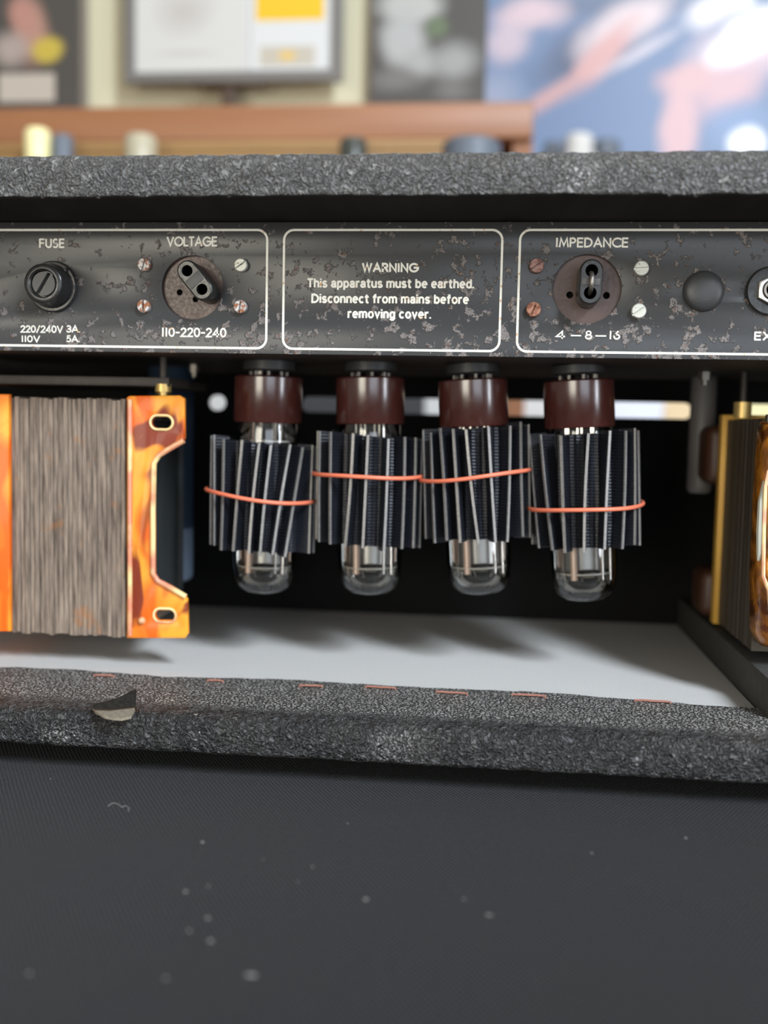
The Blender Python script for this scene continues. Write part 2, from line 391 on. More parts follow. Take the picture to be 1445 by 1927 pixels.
# bottom board: rolled vinyl edge, wrap ends in a wavy line on the inside floor
prof = [(YR, ZB, 0), (.02, ZB, 0)] + arc(YL+.004, ZB+.004, .004, 1.5*PI, PI, 4, .6) + arc(YL+R2, ZF-.002-R2+.001, R2, PI, PI/2+.15, 8, 1.) + \
       [(YL+.014, ZF-.0006, .8), (YL+.026, ZF, .7), (-.012, ZF, .5), (.004, ZF, .4)]
bmb = lipboard(prof + [(.0125, ZF, .3), (.013, ZF-.003, .3), (YR, ZF-.003, 0)], XA, XB, 520, .0007, 130)
for v in bmb.verts:                                     # wavy inner edge of the wrap
    if v.co.y > .008 and v.co.y < .02 and v.co.z > ZF-.006:
        v.co.y += .005*noise.noise(Vector((v.co.x*16, 3, 0))) + .002*noise.noise(Vector((v.co.x*60, 9, 0))) - .012*max(0., (v.co.x-.02)/.12) + .002
bot = obj('bottom_board', bmb, m_wrap, case)
obj('floor_lining', bxo(XA+.012, .1265, -.006, YR-.012, ZF-.0029, ZF-.0008), m_lining, case, label='light grey lining on the inside floor')
obj('side_batten', bxo(.1272, .146, -.014, YR-.012, ZF-.0028, H-.1095, .0008), m_batten, case, label='dark grey wooden batten on the inside floor')
obj('side_board', bxo(XB-.018, XB, YL+.004, YR, ZB+.001, ZT-.001, .004), m_tolex, case)
obj('side_board', bxo(XA, XA+.018, YL+.004, YR, ZB+.001, ZT-.001, .004), m_tolex, case)
# front baffle with a long ventilation slot
YBF = YR-.006
sz0, sz1 = at(1100, 785, YBF).z, at(1100, 755, YBF).z
slots = [rrect(at(a, 770, YBF).x, at(b, 770, YBF).x, sz0, sz1, (sz1-sz0)*.49) for a, b in ((391,428), (566,1304), (1384,1520))]
obj('front_baffle', plate([(XA+.018, ZF-.002), (XB-.018, ZF-.002), (XB-.018, ZL+.001), (XA+.018, ZL+.001)], slots, .010, upright(YBF)), m_baffle, case, smooth=False)
# staples through the wrap
for (u, v, w, tilt) in ((405,1281,30,.0), (585,1291,44,.02), (716,1294,58,-.04), (850,1304,58,-.05), (995,1309,62,-.02), (1228,1320,64,-.03), (196,1272,40,0)):
    p = atz(u, v, ZF+.0006); L = w*.49/1922/2
    bm = bmesh.new(); c_, s_ = math.cos(tilt), math.sin(tilt)
    pts = [(-L, 0, -.002), (-L, 0, .0002)] + [(-L+2*L*i/6, random.uniform(-.0003, .0003), .0002+.0002*random.random()) for i in range(1, 6)] + [(L, 0, .0002), (L, 0, -.002)]
    tube(bm, [(p.x+a*c_-b*s_, p.y+a*s_+b*c_, p.z+c) for a, b, c in pts], .00055, 6)
    obj('staple', bm, m_staple, case, label='rusty orange staple')
# torn corner of the covering
p = atz(215, 1335, ZF+.0008)
bm = bmesh.new()
def patch(bm, pts, dz):
    a = [bm.verts.new((x, y, z)) for x, y, z in pts]; b = [bm.verts.new((x, y, z-dz)) for x, y, z in pts]
    bm.faces.new(a); bm.faces.new(b[::-1])
    for i in range(len(a)): j = (i+1) % len(a); bm.faces.new([a[i], b[i], b[j], a[j]])
tl = [atz(173, 1332, ZF), atz(205, 1322, ZF), atz(250, 1328, ZF), atz(254, 1338, ZF-.0003), atz(247, 1350, ZF-.0012), atz(229, 1354, ZF-.0016), atz(214, 1353, ZF-.0014), atz(198, 1350, ZF-.0011), atz(180, 1341, ZF-.0006)]
patch(bm, [(q.x, q.y, q.z+.0006) for q in tl], .0012)
obj('torn_patch', bm, m_tan, case, label='bare wood where the covering is torn')
bm = bmesh.new()
f0 = [atz(170, 1334, ZF+.001), atz(210, 1334, ZF+.0012), atz(254, 1330, ZF+.001)]
g0 = [f0[0]+Vector((.001, .001, .0012)), f0[1]+Vector((.001, .0035, .0035)), f0[2]+Vector((-.001, .004, .0068))]
h0 = [f0[2]+Vector((.0005, .004, .003))]
vs = [bm.verts.new(q) for q in f0+g0[::-1]]
bm.faces.new(vs); r_ = bmesh.ops.extrude_face_region(bm, geom=bm.faces[:]); bmesh.ops.translate(bm, vec=(0, .0009, .0003), verts=[e for e in r_['geom'] if isinstance(e, bmesh.types.BMVert)])
m_flap = M('vinyl_underside', (.006,.0055,.005), .9, spec=.1); m_flap.base(m_flap.mix(m_flap.noise(700, 4.), (.002,.002,.002), (.030,.026,.021)))
obj('torn_flap', bm, m_flap, case, label='black flap of torn covering standing up')
for fx in (XA+.06, XB-.06):
    for fy in (YL+.075, YR-.05):
        obj('rubber_foot', lathe(bmesh.new(), [(0, ZB-.012), (.014, ZB-.012), (.016, ZB-.010), (.017, ZB), (0, ZB)], 24, Matrix.Translation((fx, fy, 0))), m_satin, case)

# ------------------------------------------------------------------ speaker cabinet under it
ZC = ZB-.012
cab = thing('speaker_cabinet', (-.08, -.02, 0), 'speaker cabinet topped with black woven twill cloth, under the amplifier', 'speaker cabinet')
obj('cabinet_body', bxo(-.47, .31, -.36, .28, 0.0, ZC-.004, .006), m_tolex, cab)
bm = bmesh.new()
nx, ny = 60, 50
g = [[bm.verts.new((-.462+.764*i/nx, -.352+.624*j/ny, ZC)) for j in range(ny+1)] for i in range(nx+1)]
for i in range(nx):
    for j in range(ny): bm.faces.new([g[i][j], g[i+1][j], g[i+1][j+1], g[i][j+1]])
r_ = bmesh.ops.extrude_face_region(bm, geom=bm.faces[:]); bmesh.ops.translate(bm, vec=(0, 0, -.005), verts=[e for e in r_['geom'] if isinstance(e, bmesh.types.BMVert)])
obj('grille_cloth', bm, m_cloth, cab, label='black twill cloth')
bm = bmesh.new()
for (u, v, r) in ((381,1586,.0006), (349,1679,.0006), (391,1729,.0006), (396,1772,.0007), (688,1694,.0007), (392,1668,.0004), (588,1632,.0004), (356,1753,.0005), (654,1550,.0003), (495,1618,.0003), (1113,1606,.0004), (1290,1578,.0005), (873,1693,.0004), (312,1842,.0005), (55,1833,.0005), (560,1660,.0003), (95,1466,.0003)):
    p = atz(u, v, ZC); bmesh.ops.create_icosphere(bm, subdivisions=2, radius=r, matrix=Matrix.Translation((p.x, p.y, ZC+r*.4)) @ Matrix.Diagonal((1.2, 1, .5, 1)))
p = atz(472, 1837, ZC); bmesh.ops.create_icosphere(bm, subdivisions=2, radius=.0008, matrix=Matrix.Translation((p.x, p.y, ZC+.0003)) @ Matrix.Diagonal((2.4, .9, .4, 1)))
p = atz(920, 1723, ZC); bmesh.ops.create_icosphere(bm, subdivisions=2, radius=.0006, matrix=Matrix.Translation((p.x, p.y, ZC+.0002)) @ Matrix.Diagonal((2.2, .5, .4, 1)))
tag(obj('dust', bm, m_dust), 'pale specks of dust scattered on the black cloth', 'dust', kind='stuff')
bm = bmesh.new()
tube(bm, [atz(u, v, ZC+.0004) for u, v in ((203,1517), (212,1511), (222,1513), (229,1519), (237,1516), (243,1521), (241,1527))], .00018, 6)
tag(obj('lint_thread', bm, m_dust), 'thin curled pale thread lying on the black cloth at left', 'thread')

# ------------------------------------------------------------------ chassis and its lettered panel
ch = thing('amplifier_chassis', (-.08, .1, H+.034), 'steel amplifier chassis with lettered grey rear panel, hung beneath the lid', 'chassis')
PZ0, PZ1 = H+.0338, H+.0950
vc, vr = at(362, 541, 0), 60*.48/1922
ic, ir = at(1104, 544, 0), 62.5*.48/1922
fc = at(101, 540, 0); jc = at(1449, 548, 0); hc = at(1323, 548, 0)
def c2(p, r, n=64): return circ(p.x, p.z, r, n)
pan = plate([(-.40, PZ0), (.27, PZ0), (.27, PZ1), (-.40, PZ1)], [c2(vc, vr), c2(ic, ir), c2(fc, .0095), c2(jc, .005)], .0014, upright(.0007), .0002)
panel = obj('rear_panel', pan, m_panel, ch, angle=30)
bm = bmesh.new()
box(bm, -.40, .27, .0016, .195, PZ0+.0002, PZ0+.0016); box(bm, -.40, .27, .190, .195, PZ0+.0016, PZ1-.004)
obj('chassis_tray', bm, m_chassis, ch, smooth=False, label='dark steel underside')
def inkplate(outer, holes, parent=panel, y=-.0001): return obj('border_line', plate(outer, holes, .0002, upright(y)), m_ink, parent, smooth=False, label='cream printed line')
zt_, zb_ = H+.0919, H+.0358; lw = .00105
inkplate(rrect(-.395, -.1070, zb_, zt_, .0052), [rrect(-.395+lw, -.1070-lw, zb_+lw, zt_-lw, .0042)])
inkplate(rrect(-.1000, .0027, zb_, zt_, .0052), [rrect(-.1000+lw, .0027-lw, zb_+lw, zt_-lw, .0042)])
inkplate(rrect(.0097, .265, zb_, zt_, .0052), [rrect(.0097+lw, .265-lw, zb_+lw, zt_-lw, .0042)])
# lettering: a geometric stroke alphabet (cap height 1) for the legends
def el(cx, cy, rx, ry, a0, a1, n=20): return [(cx+rx*math.cos(math.radians(a0+(a1-a0)*i/n)), cy+ry*math.sin(math.radians(a0+(a1-a0)*i/n))) for i in range(n+1)]
G = {
 'F': (.50, [[(0,0),(0,1)], [(0,1),(.5,1)], [(0,.53),(.46,.53)]]), 'E': (.50, [[(0,0),(0,1)], [(0,1),(.5,1)], [(0,.52),(.46,.52)], [(0,0),(.5,0)]]),
 'U': (.60, [[(0,1),(0,.30)]+el(.3,.30,.3,.30,180,360)+[(.6,1)]]), 'S': (.52, [el(.27,.745,.235,.255,50,270,18)+el(.25,.255,.26,.255,90,-140,18)]),
 'V': (.72, [[(0,1),(.36,0),(.72,1)]]), 'O': (.94, [el(.47,.5,.47,.5,0,360,36)]), 'L': (.44, [[(0,1),(0,0),(.44,0)]]), 'T': (.54, [[(0,1),(.54,1)], [(.27,1),(.27,0)]]),
 'A': (.76, [[(0,0),(.38,1),(.76,0)], [(.15,.32),(.61,.32)]]), 'G': (.92, [el(.47,.5,.47,.5,42,360,32), [(.94,.5),(.50,.5)]]), 'I': (.10, [[(.05,0),(.05,1)]]),
 'M': (.86, [[(0,0),(.12,1),(.43,.15),(.74,1),(.86,0)]]), 'P': (.52, [[(0,0),(0,1)], [(0,1),(.24,1)]+el(.24,.74,.27,.26,90,-90)+[(0,.48)]]),
 'D': (.70, [[(0,0),(0,1),(.2,1)]+el(.2,.5,.5,.5,90,-90,24)+[(0,0)]]), 'N': (.66, [[(0,0),(0,1),(.66,0),(.66,1)]]), 'C': (.78, [el(.5,.5,.5,.5,48,312,30)]),
 'X': (.64, [[(0,0),(.64,1)], [(0,1),(.64,0)]]), '1': (.16, [[(.08,0),(.08,1)]]), '0': (.56, [el(.28,.5,.28,.5,0,360,32)]),
 '2': (.52, [el(.26,.73,.25,.27,165,-35,18)+[(.0,0),(.54,0)]]), '4': (.60, [[(.44,0),(.44,1),(0,.26),(.62,.26)]]), '3': (.5, [el(.24,.755,.22,.245,150,-90,16)+[(.18,.51)], [(.18,.51)]+el(.24,.255,.26,.255,90,-150,16)]),
 '5': (.5, [[(.46,1),(.12,1),(.05,.56)]+el(.22,.32,.28,.32,115,-140,18)]), '6': (.54, [[(.38,1),(.06,.44)]+el(.27,.28,.26,.28,150,-215,30)]), '8': (.52, [el(.26,.76,.20,.24,0,360,26), el(.26,.27,.26,.27,0,360,28)]),
 'W': (.96, [[(0,1),(.24,0),(.48,1),(.72,0),(.96,1)]]), 'R': (.54, [[(0,0),(0,1),(.24,1)]+el(.26,.75,.26,.25,90,-90)+[(0,.50)], [(.28,.5),(.54,0)]]),
 'h': (.46, [[(0,0),(0,1)], el(.23,.46,.23,.26,180,0)+[(.46,0)]]), 'n': (.46, [[(0,0),(0,.72)], el(.23,.46,.23,.26,180,0)+[(.46,0)]]),
 'm': (.80, [[(0,0),(0,.72)], el(.20,.50,.20,.22,180,0)+[(.40,0)], el(.60,.50,.20,.22,180,0)+[(.80,0)]]), 'i': (.0, [[(0,0),(0,.72)], [(0,.98),(0,1.01)]]),
 's': (.42, [el(.21,.535,.19,.185,40,270,14)+el(.21,.175,.21,.175,90,-145,14)]), 'a': (.46, [el(.22,.52,.20,.20,155,0,14)+[(.42,.08),(.47,0)], el(.20,.20,.20,.19,0,360,22)]),
 'p': (.48, [[(0,-.30),(0,.72)], el(.24,.36,.24,.36,0,360,26)]), 'b': (.48, [[(0,0),(0,1)], el(.24,.36,.24,.36,0,360,26)]), 'd': (.48, [[(.48,0),(.48,1)], el(.24,.36,.24,.36,0,360,26)]),
 'r': (.28, [[(0,0),(0,.72)], el(.24,.46,.24,.25,180,80,12)]), 't': (.30, [[(.12,.95),(.12,.14)]+el(.25,.13,.13,.13,180,285,8), [(-.02,.72),(.30,.72)]]),
 'u': (.46, [[(0,.72),(0,.26)]+el(.23,.26,.23,.26,180,360)+[(.46,.72)], [(.46,.72),(.46,0)]]), 'e': (.48, [el(.24,.36,.24,.36,2,302,26), [(.08,.375),(.42,.375)]]),
 'c': (.44, [el(.24,.36,.24,.36,56,304,24)]), 'o': (.50, [el(.25,.36,.25,.36,0,360,28)]), 'f': (.28, [[(.10,0),(.10,.80)]+el(.24,.83,.14,.17,180,85,8), [(-.03,.72),(.28,.72)]]),
 'g': (.48, [el(.24,.36,.24,.36,0,360,26), [(.48,.72),(.48,-.06)]+el(.24,-.06,.24,.24,0,-150,14)]), 'v': (.46, [[(0,.72),(.23,0),(.46,.72)]]),
 '-': (.34, [[(0,.46),(.34,.46)]]), '_': (.9, [[(0,.46),(.9,.46)]]), '/': (.42, [[(0,-.05),(.42,1.05)]]), '.': (.0, [[(0,-.0),(0,.03)]]), ' ': (.10, []),
}
def ribbon(bm, pts, hw, y):
    pts = [Vector(p) for p in pts]; n = len(pts); closed = (pts[0]-pts[-1]).length < 1e-6 and n > 3
    if closed: pts = pts[:-1]; n -= 1
    L, Rr = [], []
    for i, p in enumerate(pts):
        a = pts[i-1] if (closed or i > 0) else None; b = pts[(i+1) % n] if (closed or i < n-1) else None
        d1 = (p-a).normalized() if a is not None else (b-p).normalized(); d2 = (b-p).normalized() if b is not None else d1
        n1, n2 = Vector((-d1.y, d1.x)), Vector((-d2.y, d2.x)); m = n1+n2
        m = n1 if m.length < .2 else m.normalized(); k = hw/max(.45, m.dot(n1))
        q = p.copy()
        if a is None: q = p-d2*hw*.6
        if b is None: q = p+d1*hw*.6
        L.append(bm.verts.new((q.x+m.x*k, y, q.y+m.y*k))); Rr.append(bm.verts.new((q.x-m.x*k, y, q.y-m.y*k)))
    for i in range(n if closed else n-1):
        j = (i+1) % n; bm.faces.new([L[i], Rr[i], Rr[j], L[j]])
def legend(txt, u0, u1, vtop, vbase, weight=.085, gap=.26, name='lettering'):
    """stroke letters fitted to the place they have on the panel"""
    p0, p1 = at(u0, vbase, 0), at(u1, vbase, 0); hgt = (at(u0, vtop, 0)-p0).length
    x, items = weight, []
    for c in txt:
        w, st = G[c]; items.append((x, st)); x += w+gap
    x += weight-gap
    sx = (p1.x-p0.x)/x; bm = bmesh.new(); hh = hgt
    for k, (x0, st) in enumerate(items):
        for q, s in enumerate(st):
            ribbon(bm, [((x0+px)*sx/hh, weight+py*(1-2*weight)) for px, py in s], weight, -(q*3+k % 2)*1.2e-5/hh)
    for v in bm.verts: v.co = Vector((p0.x+v.co.x*hh, -.00022+v.co.y*hh, p0.z+v.co.z*hh))
    r_ = bmesh.ops.extrude_face_region(bm, geom=bm.faces[:]); bmesh.ops.translate(bm, vec=(0, .00018, 0), verts=[e for e in r_['geom'] if isinstance(e, bmesh.types.BMVert)])
    return obj(name, bm, m_ink, panel, smooth=False, label='printed cream lettering')
legend('FUSE', 74, 122, 449, 467, .088)
legend('VOLTAGE', 314, 409, 445, 464, .088, .20)
legend('IMPEDANCE', 1045, 1182, 447, 466, .088, .24)
legend('110-220-240', 304, 426, 616, 634, .085, .24)
legend('220/240V', 39, 119, 612, 626, .085, .22)
legend('3A.', 125, 151, 612, 626, .085, .2)
legend('110V', 40, 76, 631, 644, .085, .22)
legend('5A.', 125, 150, 631, 644, .085, .2)
legend('4', 1044, 1064, 622, 638, .095); legend('_', 1073, 1094, 623, 639, .08); legend('8', 1100, 1114, 622, 639, .08); legend('_', 1119, 1141, 623, 640, .08); legend('16', 1145, 1167, 622, 639, .085, .26)
legend('EX', 1418, 1451, 624, 641, .10, .3)
legend('WARNING', 681, 788, 494.5, 512.5, .105, .28)
legend('This apparatus must be earthed.', 578, 892, 523.5, 541.5, .102, .275)
legend('Disconnect from mains before', 586, 882, 552.5, 570.5, .102, .275)
legend('removing cover.', 654, 811, 581, 599, .102, .275)
# bolts under the chassis
for (u, v, Y, r, m) in ((490,693,.055,.0035,m_dullsteel), (366,702,.10,.0030,m_dullsteel), (1326,714,.10,.0036,m_dullsteel), (892,700,.06,.003,m_dullsteel)):
    p = at(u, v, Y); z = PZ0
    bm = bmesh.new(); lathe(bm, [(0, z-.007), (r*.5, z-.007), (r*.5, z-.0042), (r, z-.0042), (r, z+.0004), (0, z+.0004)], 6, Matrix.Translation((p.x, Y, 0)))
    obj('chassis_bolt', bm, m, ch)

# selectors ----------------------------------------------------------
def screw(p, r, ang, m, parent, label, yb=0., prot=.0026):
    bm = bmesh.new(); hw = r*.13; n = 14
    mt = facing(Vector((p.x, yb, p.z)), ang)
    lathe(bm, [(0, -.0002), (r, -.0002), (r, prot*.55), (0, prot*.55)], 28, mt)
    a = math.acos(hw/r)
    for s in (1, -1):
        pts = [(s*r*math.cos(-a+2*a*i/n), r*math.sin(-a+2*a*i/n)) for i in range(n+1)]
        lo = [bm.verts.new(mt @ Vector((x, y, prot*.5))) for x, y in pts]
        mid = [bm.verts.new(mt @ Vector((x, y, prot*.9))) for x, y in pts]
        top = [bm.verts.new(mt @ Vector((s*hw+(x-s*hw)*.88, y*.88, prot*1.06))) for x, y in pts]
        for A, B in ((lo, mid), (mid, top)):
            for i in range(n+1): j = (i+1) % (n+1); bm.faces.new([A[i], A[j], B[j], B[i]])
        bm.faces.new(top)
    return obj('screw', bm, m, parent, label=label, angle=25)
def socket(c, r, holes, name, label):
    t = thing(name, (c.x, .004, c.z), label, 'socket')
    hs = [circ(q.x, q.z, rr, 20) for q, rr in holes]
    obj('socket_disc', plate(circ(c.x, c.z, r*1.22, 48), hs, .002, upright(.0034)), m_bake, t, label='brown moulded disc with pin holes')
    obj('socket_back', lathe(bmesh.new(), [(0, 0), (r*1.15, 0), (r*1.15, .012), (0, .012)], 32, Matrix.Translation((c.x, .0045+.0121, c.z)) @ TOCAM), m_hole, t)  # dark backing put in so the pin holes look black
    return t
YS = .0024
vs_ = socket(vc, vr, [(at(338, 550, YS), .0015), (at(368, 563, YS), .0015)], 'voltage_selector', 'round brown voltage selector socket with four partly rusted screws, beneath VOLTAGE')
is_ = socket(ic, ir, [(at(1072, 555, YS), .0016), (at(1141, 556, YS), .0016)], 'impedance_selector', 'round brown impedance selector socket with four screws, beneath IMPEDANCE')
# slot angle is measured from vertical
for u, v, a, m, t, l in ((271,498,-.28,m_zincrust,vs_,'half rusted screw'), (453,499,-.95,m_zinc,vs_,'grey zinc screw'), (270,576,.0,m_zincrust,vs_,'half rusted screw'), (452,577,-.12,m_zincrust,vs_,'half rusted screw'),
                        (1010,500,-.95,m_rustpink,is_,'brown rusted screw'), (1207,505,-1.5,m_zinc,is_,'pale zinc screw'), (1004,582,-.40,m_rust,is_,'rusty orange screw'), (1202,585,-.95,m_zinc,is_,'pale zinc screw')):
    screw(at(u, v, -.002), .0031 if u < 600 else .00335, -a if False else a, m, t, l)
def plug(c, d, r, hr, label, depth, base, link=False):
    """oval two-hole selector plug; c front centre, d half vector between holes (X, Z)"""
    yf = -depth
    t = thing('selector_plug', (base.x, YS, base.z), label, 'plug')
    def ring(cc, rr, y): return [(p[0], y, p[1]) for p in stadium((cc.x-d[0], cc.z-d[1]), (cc.x+d[0], cc.z+d[1]), rr, 16)]
    bm = bmesh.new(); secs = []
    lerp = lambda k: c.lerp(base, k)
    for k, rr, y in ((0., r-.0008, yf), (.0, r-.0002, yf+.0004), (.04, r, yf+.0012), (.5, r, (yf+YS)/2), (1., r*1.02, YS-.0001)):
        secs.append([bm.verts.new(p) for p in ring(Vector((c.x, 0, c.z)), rr, y)])
    for A, B in zip(secs, secs[1:]):
        for i in range(len(A)): j = (i+1) % len(A); bm.faces.new([A[i], B[i], B[j], A[j]])
    bm.faces.new(secs[-1])
    # front face with its two holes
    hl = [circ(c.x-d[0], c.z-d[1], hr, 28), circ(c.x+d[0], c.z+d[1], hr, 28)]
    fp = plate(stadium((c.x-d[0], c.z-d[1]), (c.x+d[0], c.z+d[1]), r-.0008, 16), hl, .0004, upright(yf+.0002))
    me = bpy.data.meshes.new('x'); fp.to_mesh(me); fp.free(); bm.from_mesh(me); bpy.data.meshes.remove(me)
    obj('plug_body', bm, m_black, t, angle=35)
    for s in (-1, 1):
        p = Vector((c.x+s*d[0], yf, c.z+s*d[1]))
        obj('plug_hole', lathe(bmesh.new(), [(hr, -.0003), (hr*.98, -depth*.8), (0, -depth*.8)], 28, facing(p)), m_hole, t)
    L = math.hypot(*d); ax = (d[0]/L, d[1]/L); px_ = (-ax[1], ax[0]); hl_, hw_ = L-hr-.0006, r-.0012
    pts = [(c.x+ax[0]*a*hl_+px_[0]*b*hw_, c.z+ax[1]*a*hl_+px_[1]*b*hw_) for a, b in ((-1,-1), (1,-1), (1,1), (-1,1))]
    obj('centre_inset', plate(pts, [], .0005, upright(yf-.0001), .0001), m_greyplastic, t, label='dusty grey rectangular inset')
    if link:
        n = 20; pts = []
        for i in range(n+1):
            k = -1+2*i/n; h = (1-abs(k)**3.2)
            pts.append((c.x+d[0]*k*.92+.0002, yf+.005-.0072*h, c.z+d[1]*k*.92))
        obj('wire_link', tube(bmesh.new(), pts, .00105, 12), m_dullsteel, t, label='grey metal wire link')
    return t
DV = .0125; c = at(366, 527, -DV)
plug(c, ((at(380,544,-DV)-at(352,509,-DV))/2).xz[:], .0050, .0026, 'black oval selector plug with two empty holes, slanting in the voltage socket', DV, c)
DI = .0135; c = at(1112, 530, -DI)
plug(c, ((at(1113,508,-DI)-at(1110,550,-DI))/2).xz[:], .0052, .0028, 'black oval selector plug with wire link, upright in the impedance socket', DI, c, True)

# fuse holder --------------------------------------------------------
t = thing('fuse_holder', (fc.x, 0, fc.z), 'round black fuse holder with slotted screw cap, beneath FUSE', 'fuse holder')
obj('holder_flange', lathe(bmesh.new(), [(.009, -.004), (.0092, .0001), (.0118, .0001), (.0122, .0012), (.0116, .0022), (.0100, .0024), (.009, .0024)], 48, facing(Vector((fc.x, 0, fc.z)))), m_black, t)
obj('holder_cap', lathe(bmesh.new(), [(.0103, .0020), (.0105, .0034), (.0102, .0045), (.0095, .0105), (.0092, .0118), (.0084, .0124), (.0070, .0124), (.0062, .0116), (.0060, .0090), (0, .0090)], 48, facing(Vector((fc.x, 0, fc.z)))), m_black, t)
bm = bmesh.new(); r = .0056; hw = .0011; a_ = math.acos(hw/r); mt = facing(Vector((fc.x, 0, fc.z)), -.55)
for s in (1, -1):
    pts = [(s*r*math.cos(-a_+2*a_*i/16), r*math.sin(-a_+2*a_*i/16)) for i in range(17)]
    lo = [bm.verts.new(mt @ Vector((x, y, .0088))) for x, y in pts]; hi = [bm.verts.new(mt @ Vector((x, y, .0112))) for x, y in pts]
    for i in range(17): j = (i+1) % 17; bm.faces.new([lo[i], lo[j], hi[j], hi[i]])
    bm.faces.new(hi)
obj('slotted_insert', bm, m_greyplastic, t, label='dusty grey slotted insert', angle=25)
for ang in (.75, -1.9):
    q = Vector((fc.x+.0100*math.sin(ang), 0, fc.z+.0100*math.cos(ang)))
    obj('cap_notch', bxo(q.x-.0012, q.x+.0012, -.0042, -.0018, q.z-.0012, q.z+.0012, .0003), m_black, t)
# blanking plug and jack ---------------------------------------------
r = 36.5*.48/1922
tag(obj('hole_plug', lathe(bmesh.new(), [(0, -.002), (r*.6, -.002), (r*.6, .0001), (r*.98, .0001), (r, .0006), (r*.97, .0015), (r*.8, .0026), (r*.5, .0033), (r*.2, .0036), (0, .0036)], 48, facing(Vector((hc.x, 0, hc.z)))), m_satin), 'domed matt black blanking plug on the rear panel, right of the impedance socket', 'plug')
t = thing('output_jack', (jc.x, 0, jc.z), 'silver hex-nut jack socket with black washer, cut off by the right edge', 'jack')
obj('washer', lathe(bmesh.new(), [(.005, .0001), (.0106, .0001), (.0108, .0012), (.0102, .0020), (.0072, .0022), (.005, .0022)], 40, facing(Vector((jc.x, 0, jc.z)))), m_black, t)
mt = facing(Vector((jc.x, 0, jc.z)), PI/6)
obj('hex_nut', plate([(.0070*math.cos(PI/3*i), .0070*math.sin(PI/3*i)) for i in range(6)], [circ(0, 0, .0043, 24)], .0030, mt @ Matrix.Translation((0, 0, .0036)), .0004), m_steel, t, angle=25)
obj('jack_barrel', lathe(bmesh.new(), [(.0032, -.012), (.0032, .0060), (.0041, .0060), (.0041, .0022), (.0041, -.010)], 28, facing(Vector((jc.x, 0, jc.z)))), m_dullsteel, t)
obj('jack_hole', lathe(bmesh.new(), [(.0030, .0048), (.0030, -.012), (0, -.012)], 24, facing(Vector((jc.x, 0, jc.z)))), m_hole, t)

# ------------------------------------------------------------------ power tubes with finned coolers
YT = .062
def tube_valve(u_top, u_bot, v_top, v_bot, label):
    top, bot = at(u_top, v_top, YT), at(u_bot, v_bot, YT)
    ax = (bot-top); L = ax.length; rot = Vector((0, 0, -1)).rotation_difference(ax)
    t = thing('power_tube', top, label, 'vacuum tube', 'four power tubes hanging in a row')
    t.rotation_mode = 'QUATERNION'; t.rotation_quaternion = rot
    zb = -.0245; rb = .0182; rg = .0172
    obj('tube_base', lathe(bmesh.new(), [(0, 0), (rb*.95, 0), (rb, -.0008), (rb, zb+.0008), (rb*.975, zb), (rg*.9, zb), (0, zb)], 48), m_tbase, t, local=True)
    # envelope: straight sides, narrowing a little to the rounded end
    prof = [(rg*.93, zb+.001), (rg, zb-.006), (rg*1.02, -.05), (rg, -.085), (rg*.985, -L+.016), (rg*.93, -L+.0085), (rg*.80, -L+.0038), (rg*.6, -L+.0014), (rg*.3, -L+.0003), (0, -L)]
    obj('glass_envelope', lathe(bmesh.new(), prof, 56), m_glass, t, local=True, angle=80, label='clear glass envelope')
    bm = bmesh.new(); lathe(bm, [(0, -.036), (.0085, -.036), (.0085, -L+.016), (0, -L+.016)], 24, Matrix.Diagonal((1.25, .8, 1, 1)))
    for s in (-1, 1): box(bm, s*.0105-.0025, s*.0105+.0025, -.0006, .0006, -L+.016, -.036)
    obj('anode', bm, m_anode, t, local=True)
    for z in (-.034, -L+.0158): obj('mica_disc', lathe(bmesh.new(), [(0, z), (.0145, z), (.0145, z-.0006), (0, z-.0006)], 28), m_mica, t, local=True)
    bm = bmesh.new()
    for k in range(6):
        a = 2*PI*k/6+.3; tube(bm, [(.0075*math.cos(a), .0075*math.sin(a), zb), (.0075*math.cos(a), .0075*math.sin(a), -.036)], .0007, 6)
    obj('lead_wires', bm, m_getter, t, local=True)
    for dx, m_, rr in ((-.0058, m_copper, .0019), (.0085, m_getter, .0009), (.0125, m_getter, .0006)):
        obj('support_rod', tube(bmesh.new(), [(dx, -.0112, -L+.034), (dx, -.0114, -L+.0125)], rr, 10), m_, t, local=True)
    bm = bmesh.new()
    for k in range(9):
        a = 2*PI*k/9+.35; ca, sa = math.cos(a), math.sin(a); zt0 = -L+.0148
        tube(bm, [(.0118*ca, .0118*sa, zt0+.0012), (.0136*ca, .0136*sa, zt0), (.0132*ca, .0132*sa, zt0-.0028), (.0118*ca, .0118*sa, zt0-.0034)], .0009, 6)
    obj('sparkle_tabs', bm, m_getter, t, local=True)  # bright metal tabs added for sparkle in the glass end
    bm = bmesh.new(); lathe(bm, [(.003, -L+.0185), (.0085, -L+.0165), (.0105, -L+.0135), (.0088, -L+.0150), (.003, -L+.0178)], 24, Matrix.Translation((.001, -.001, 0)))
    obj('getter_ring', bm, m_getter, t, local=True)
    bm = bmesh.new()
    for k in range(8):
        a = 2*PI*k/8+.2; x, y = .0095*math.cos(a), .0095*math.sin(a); tube(bm, [(x, y, -.0002), (x, y, .0038)], .0010, 8)
    obj('pins', bm, m_dullsteel, t, local=True)
    bm = bmesh.new(); lathe(bm, [(0, .0001), (.0040, .0001), (.0040, .0035), (0, .0035)], 16)
    obj('key_post', bm, m_dark, t, local=True)
    zs_ = PZ0+.0003-top.z
    obj('valve_socket', lathe(bmesh.new(), [(0, .0026), (.0125, .0026), (.0138, .0036), (.0138, zs_), (0, zs_)], 32), m_satin, t, local=True, label='black socket')
    return t
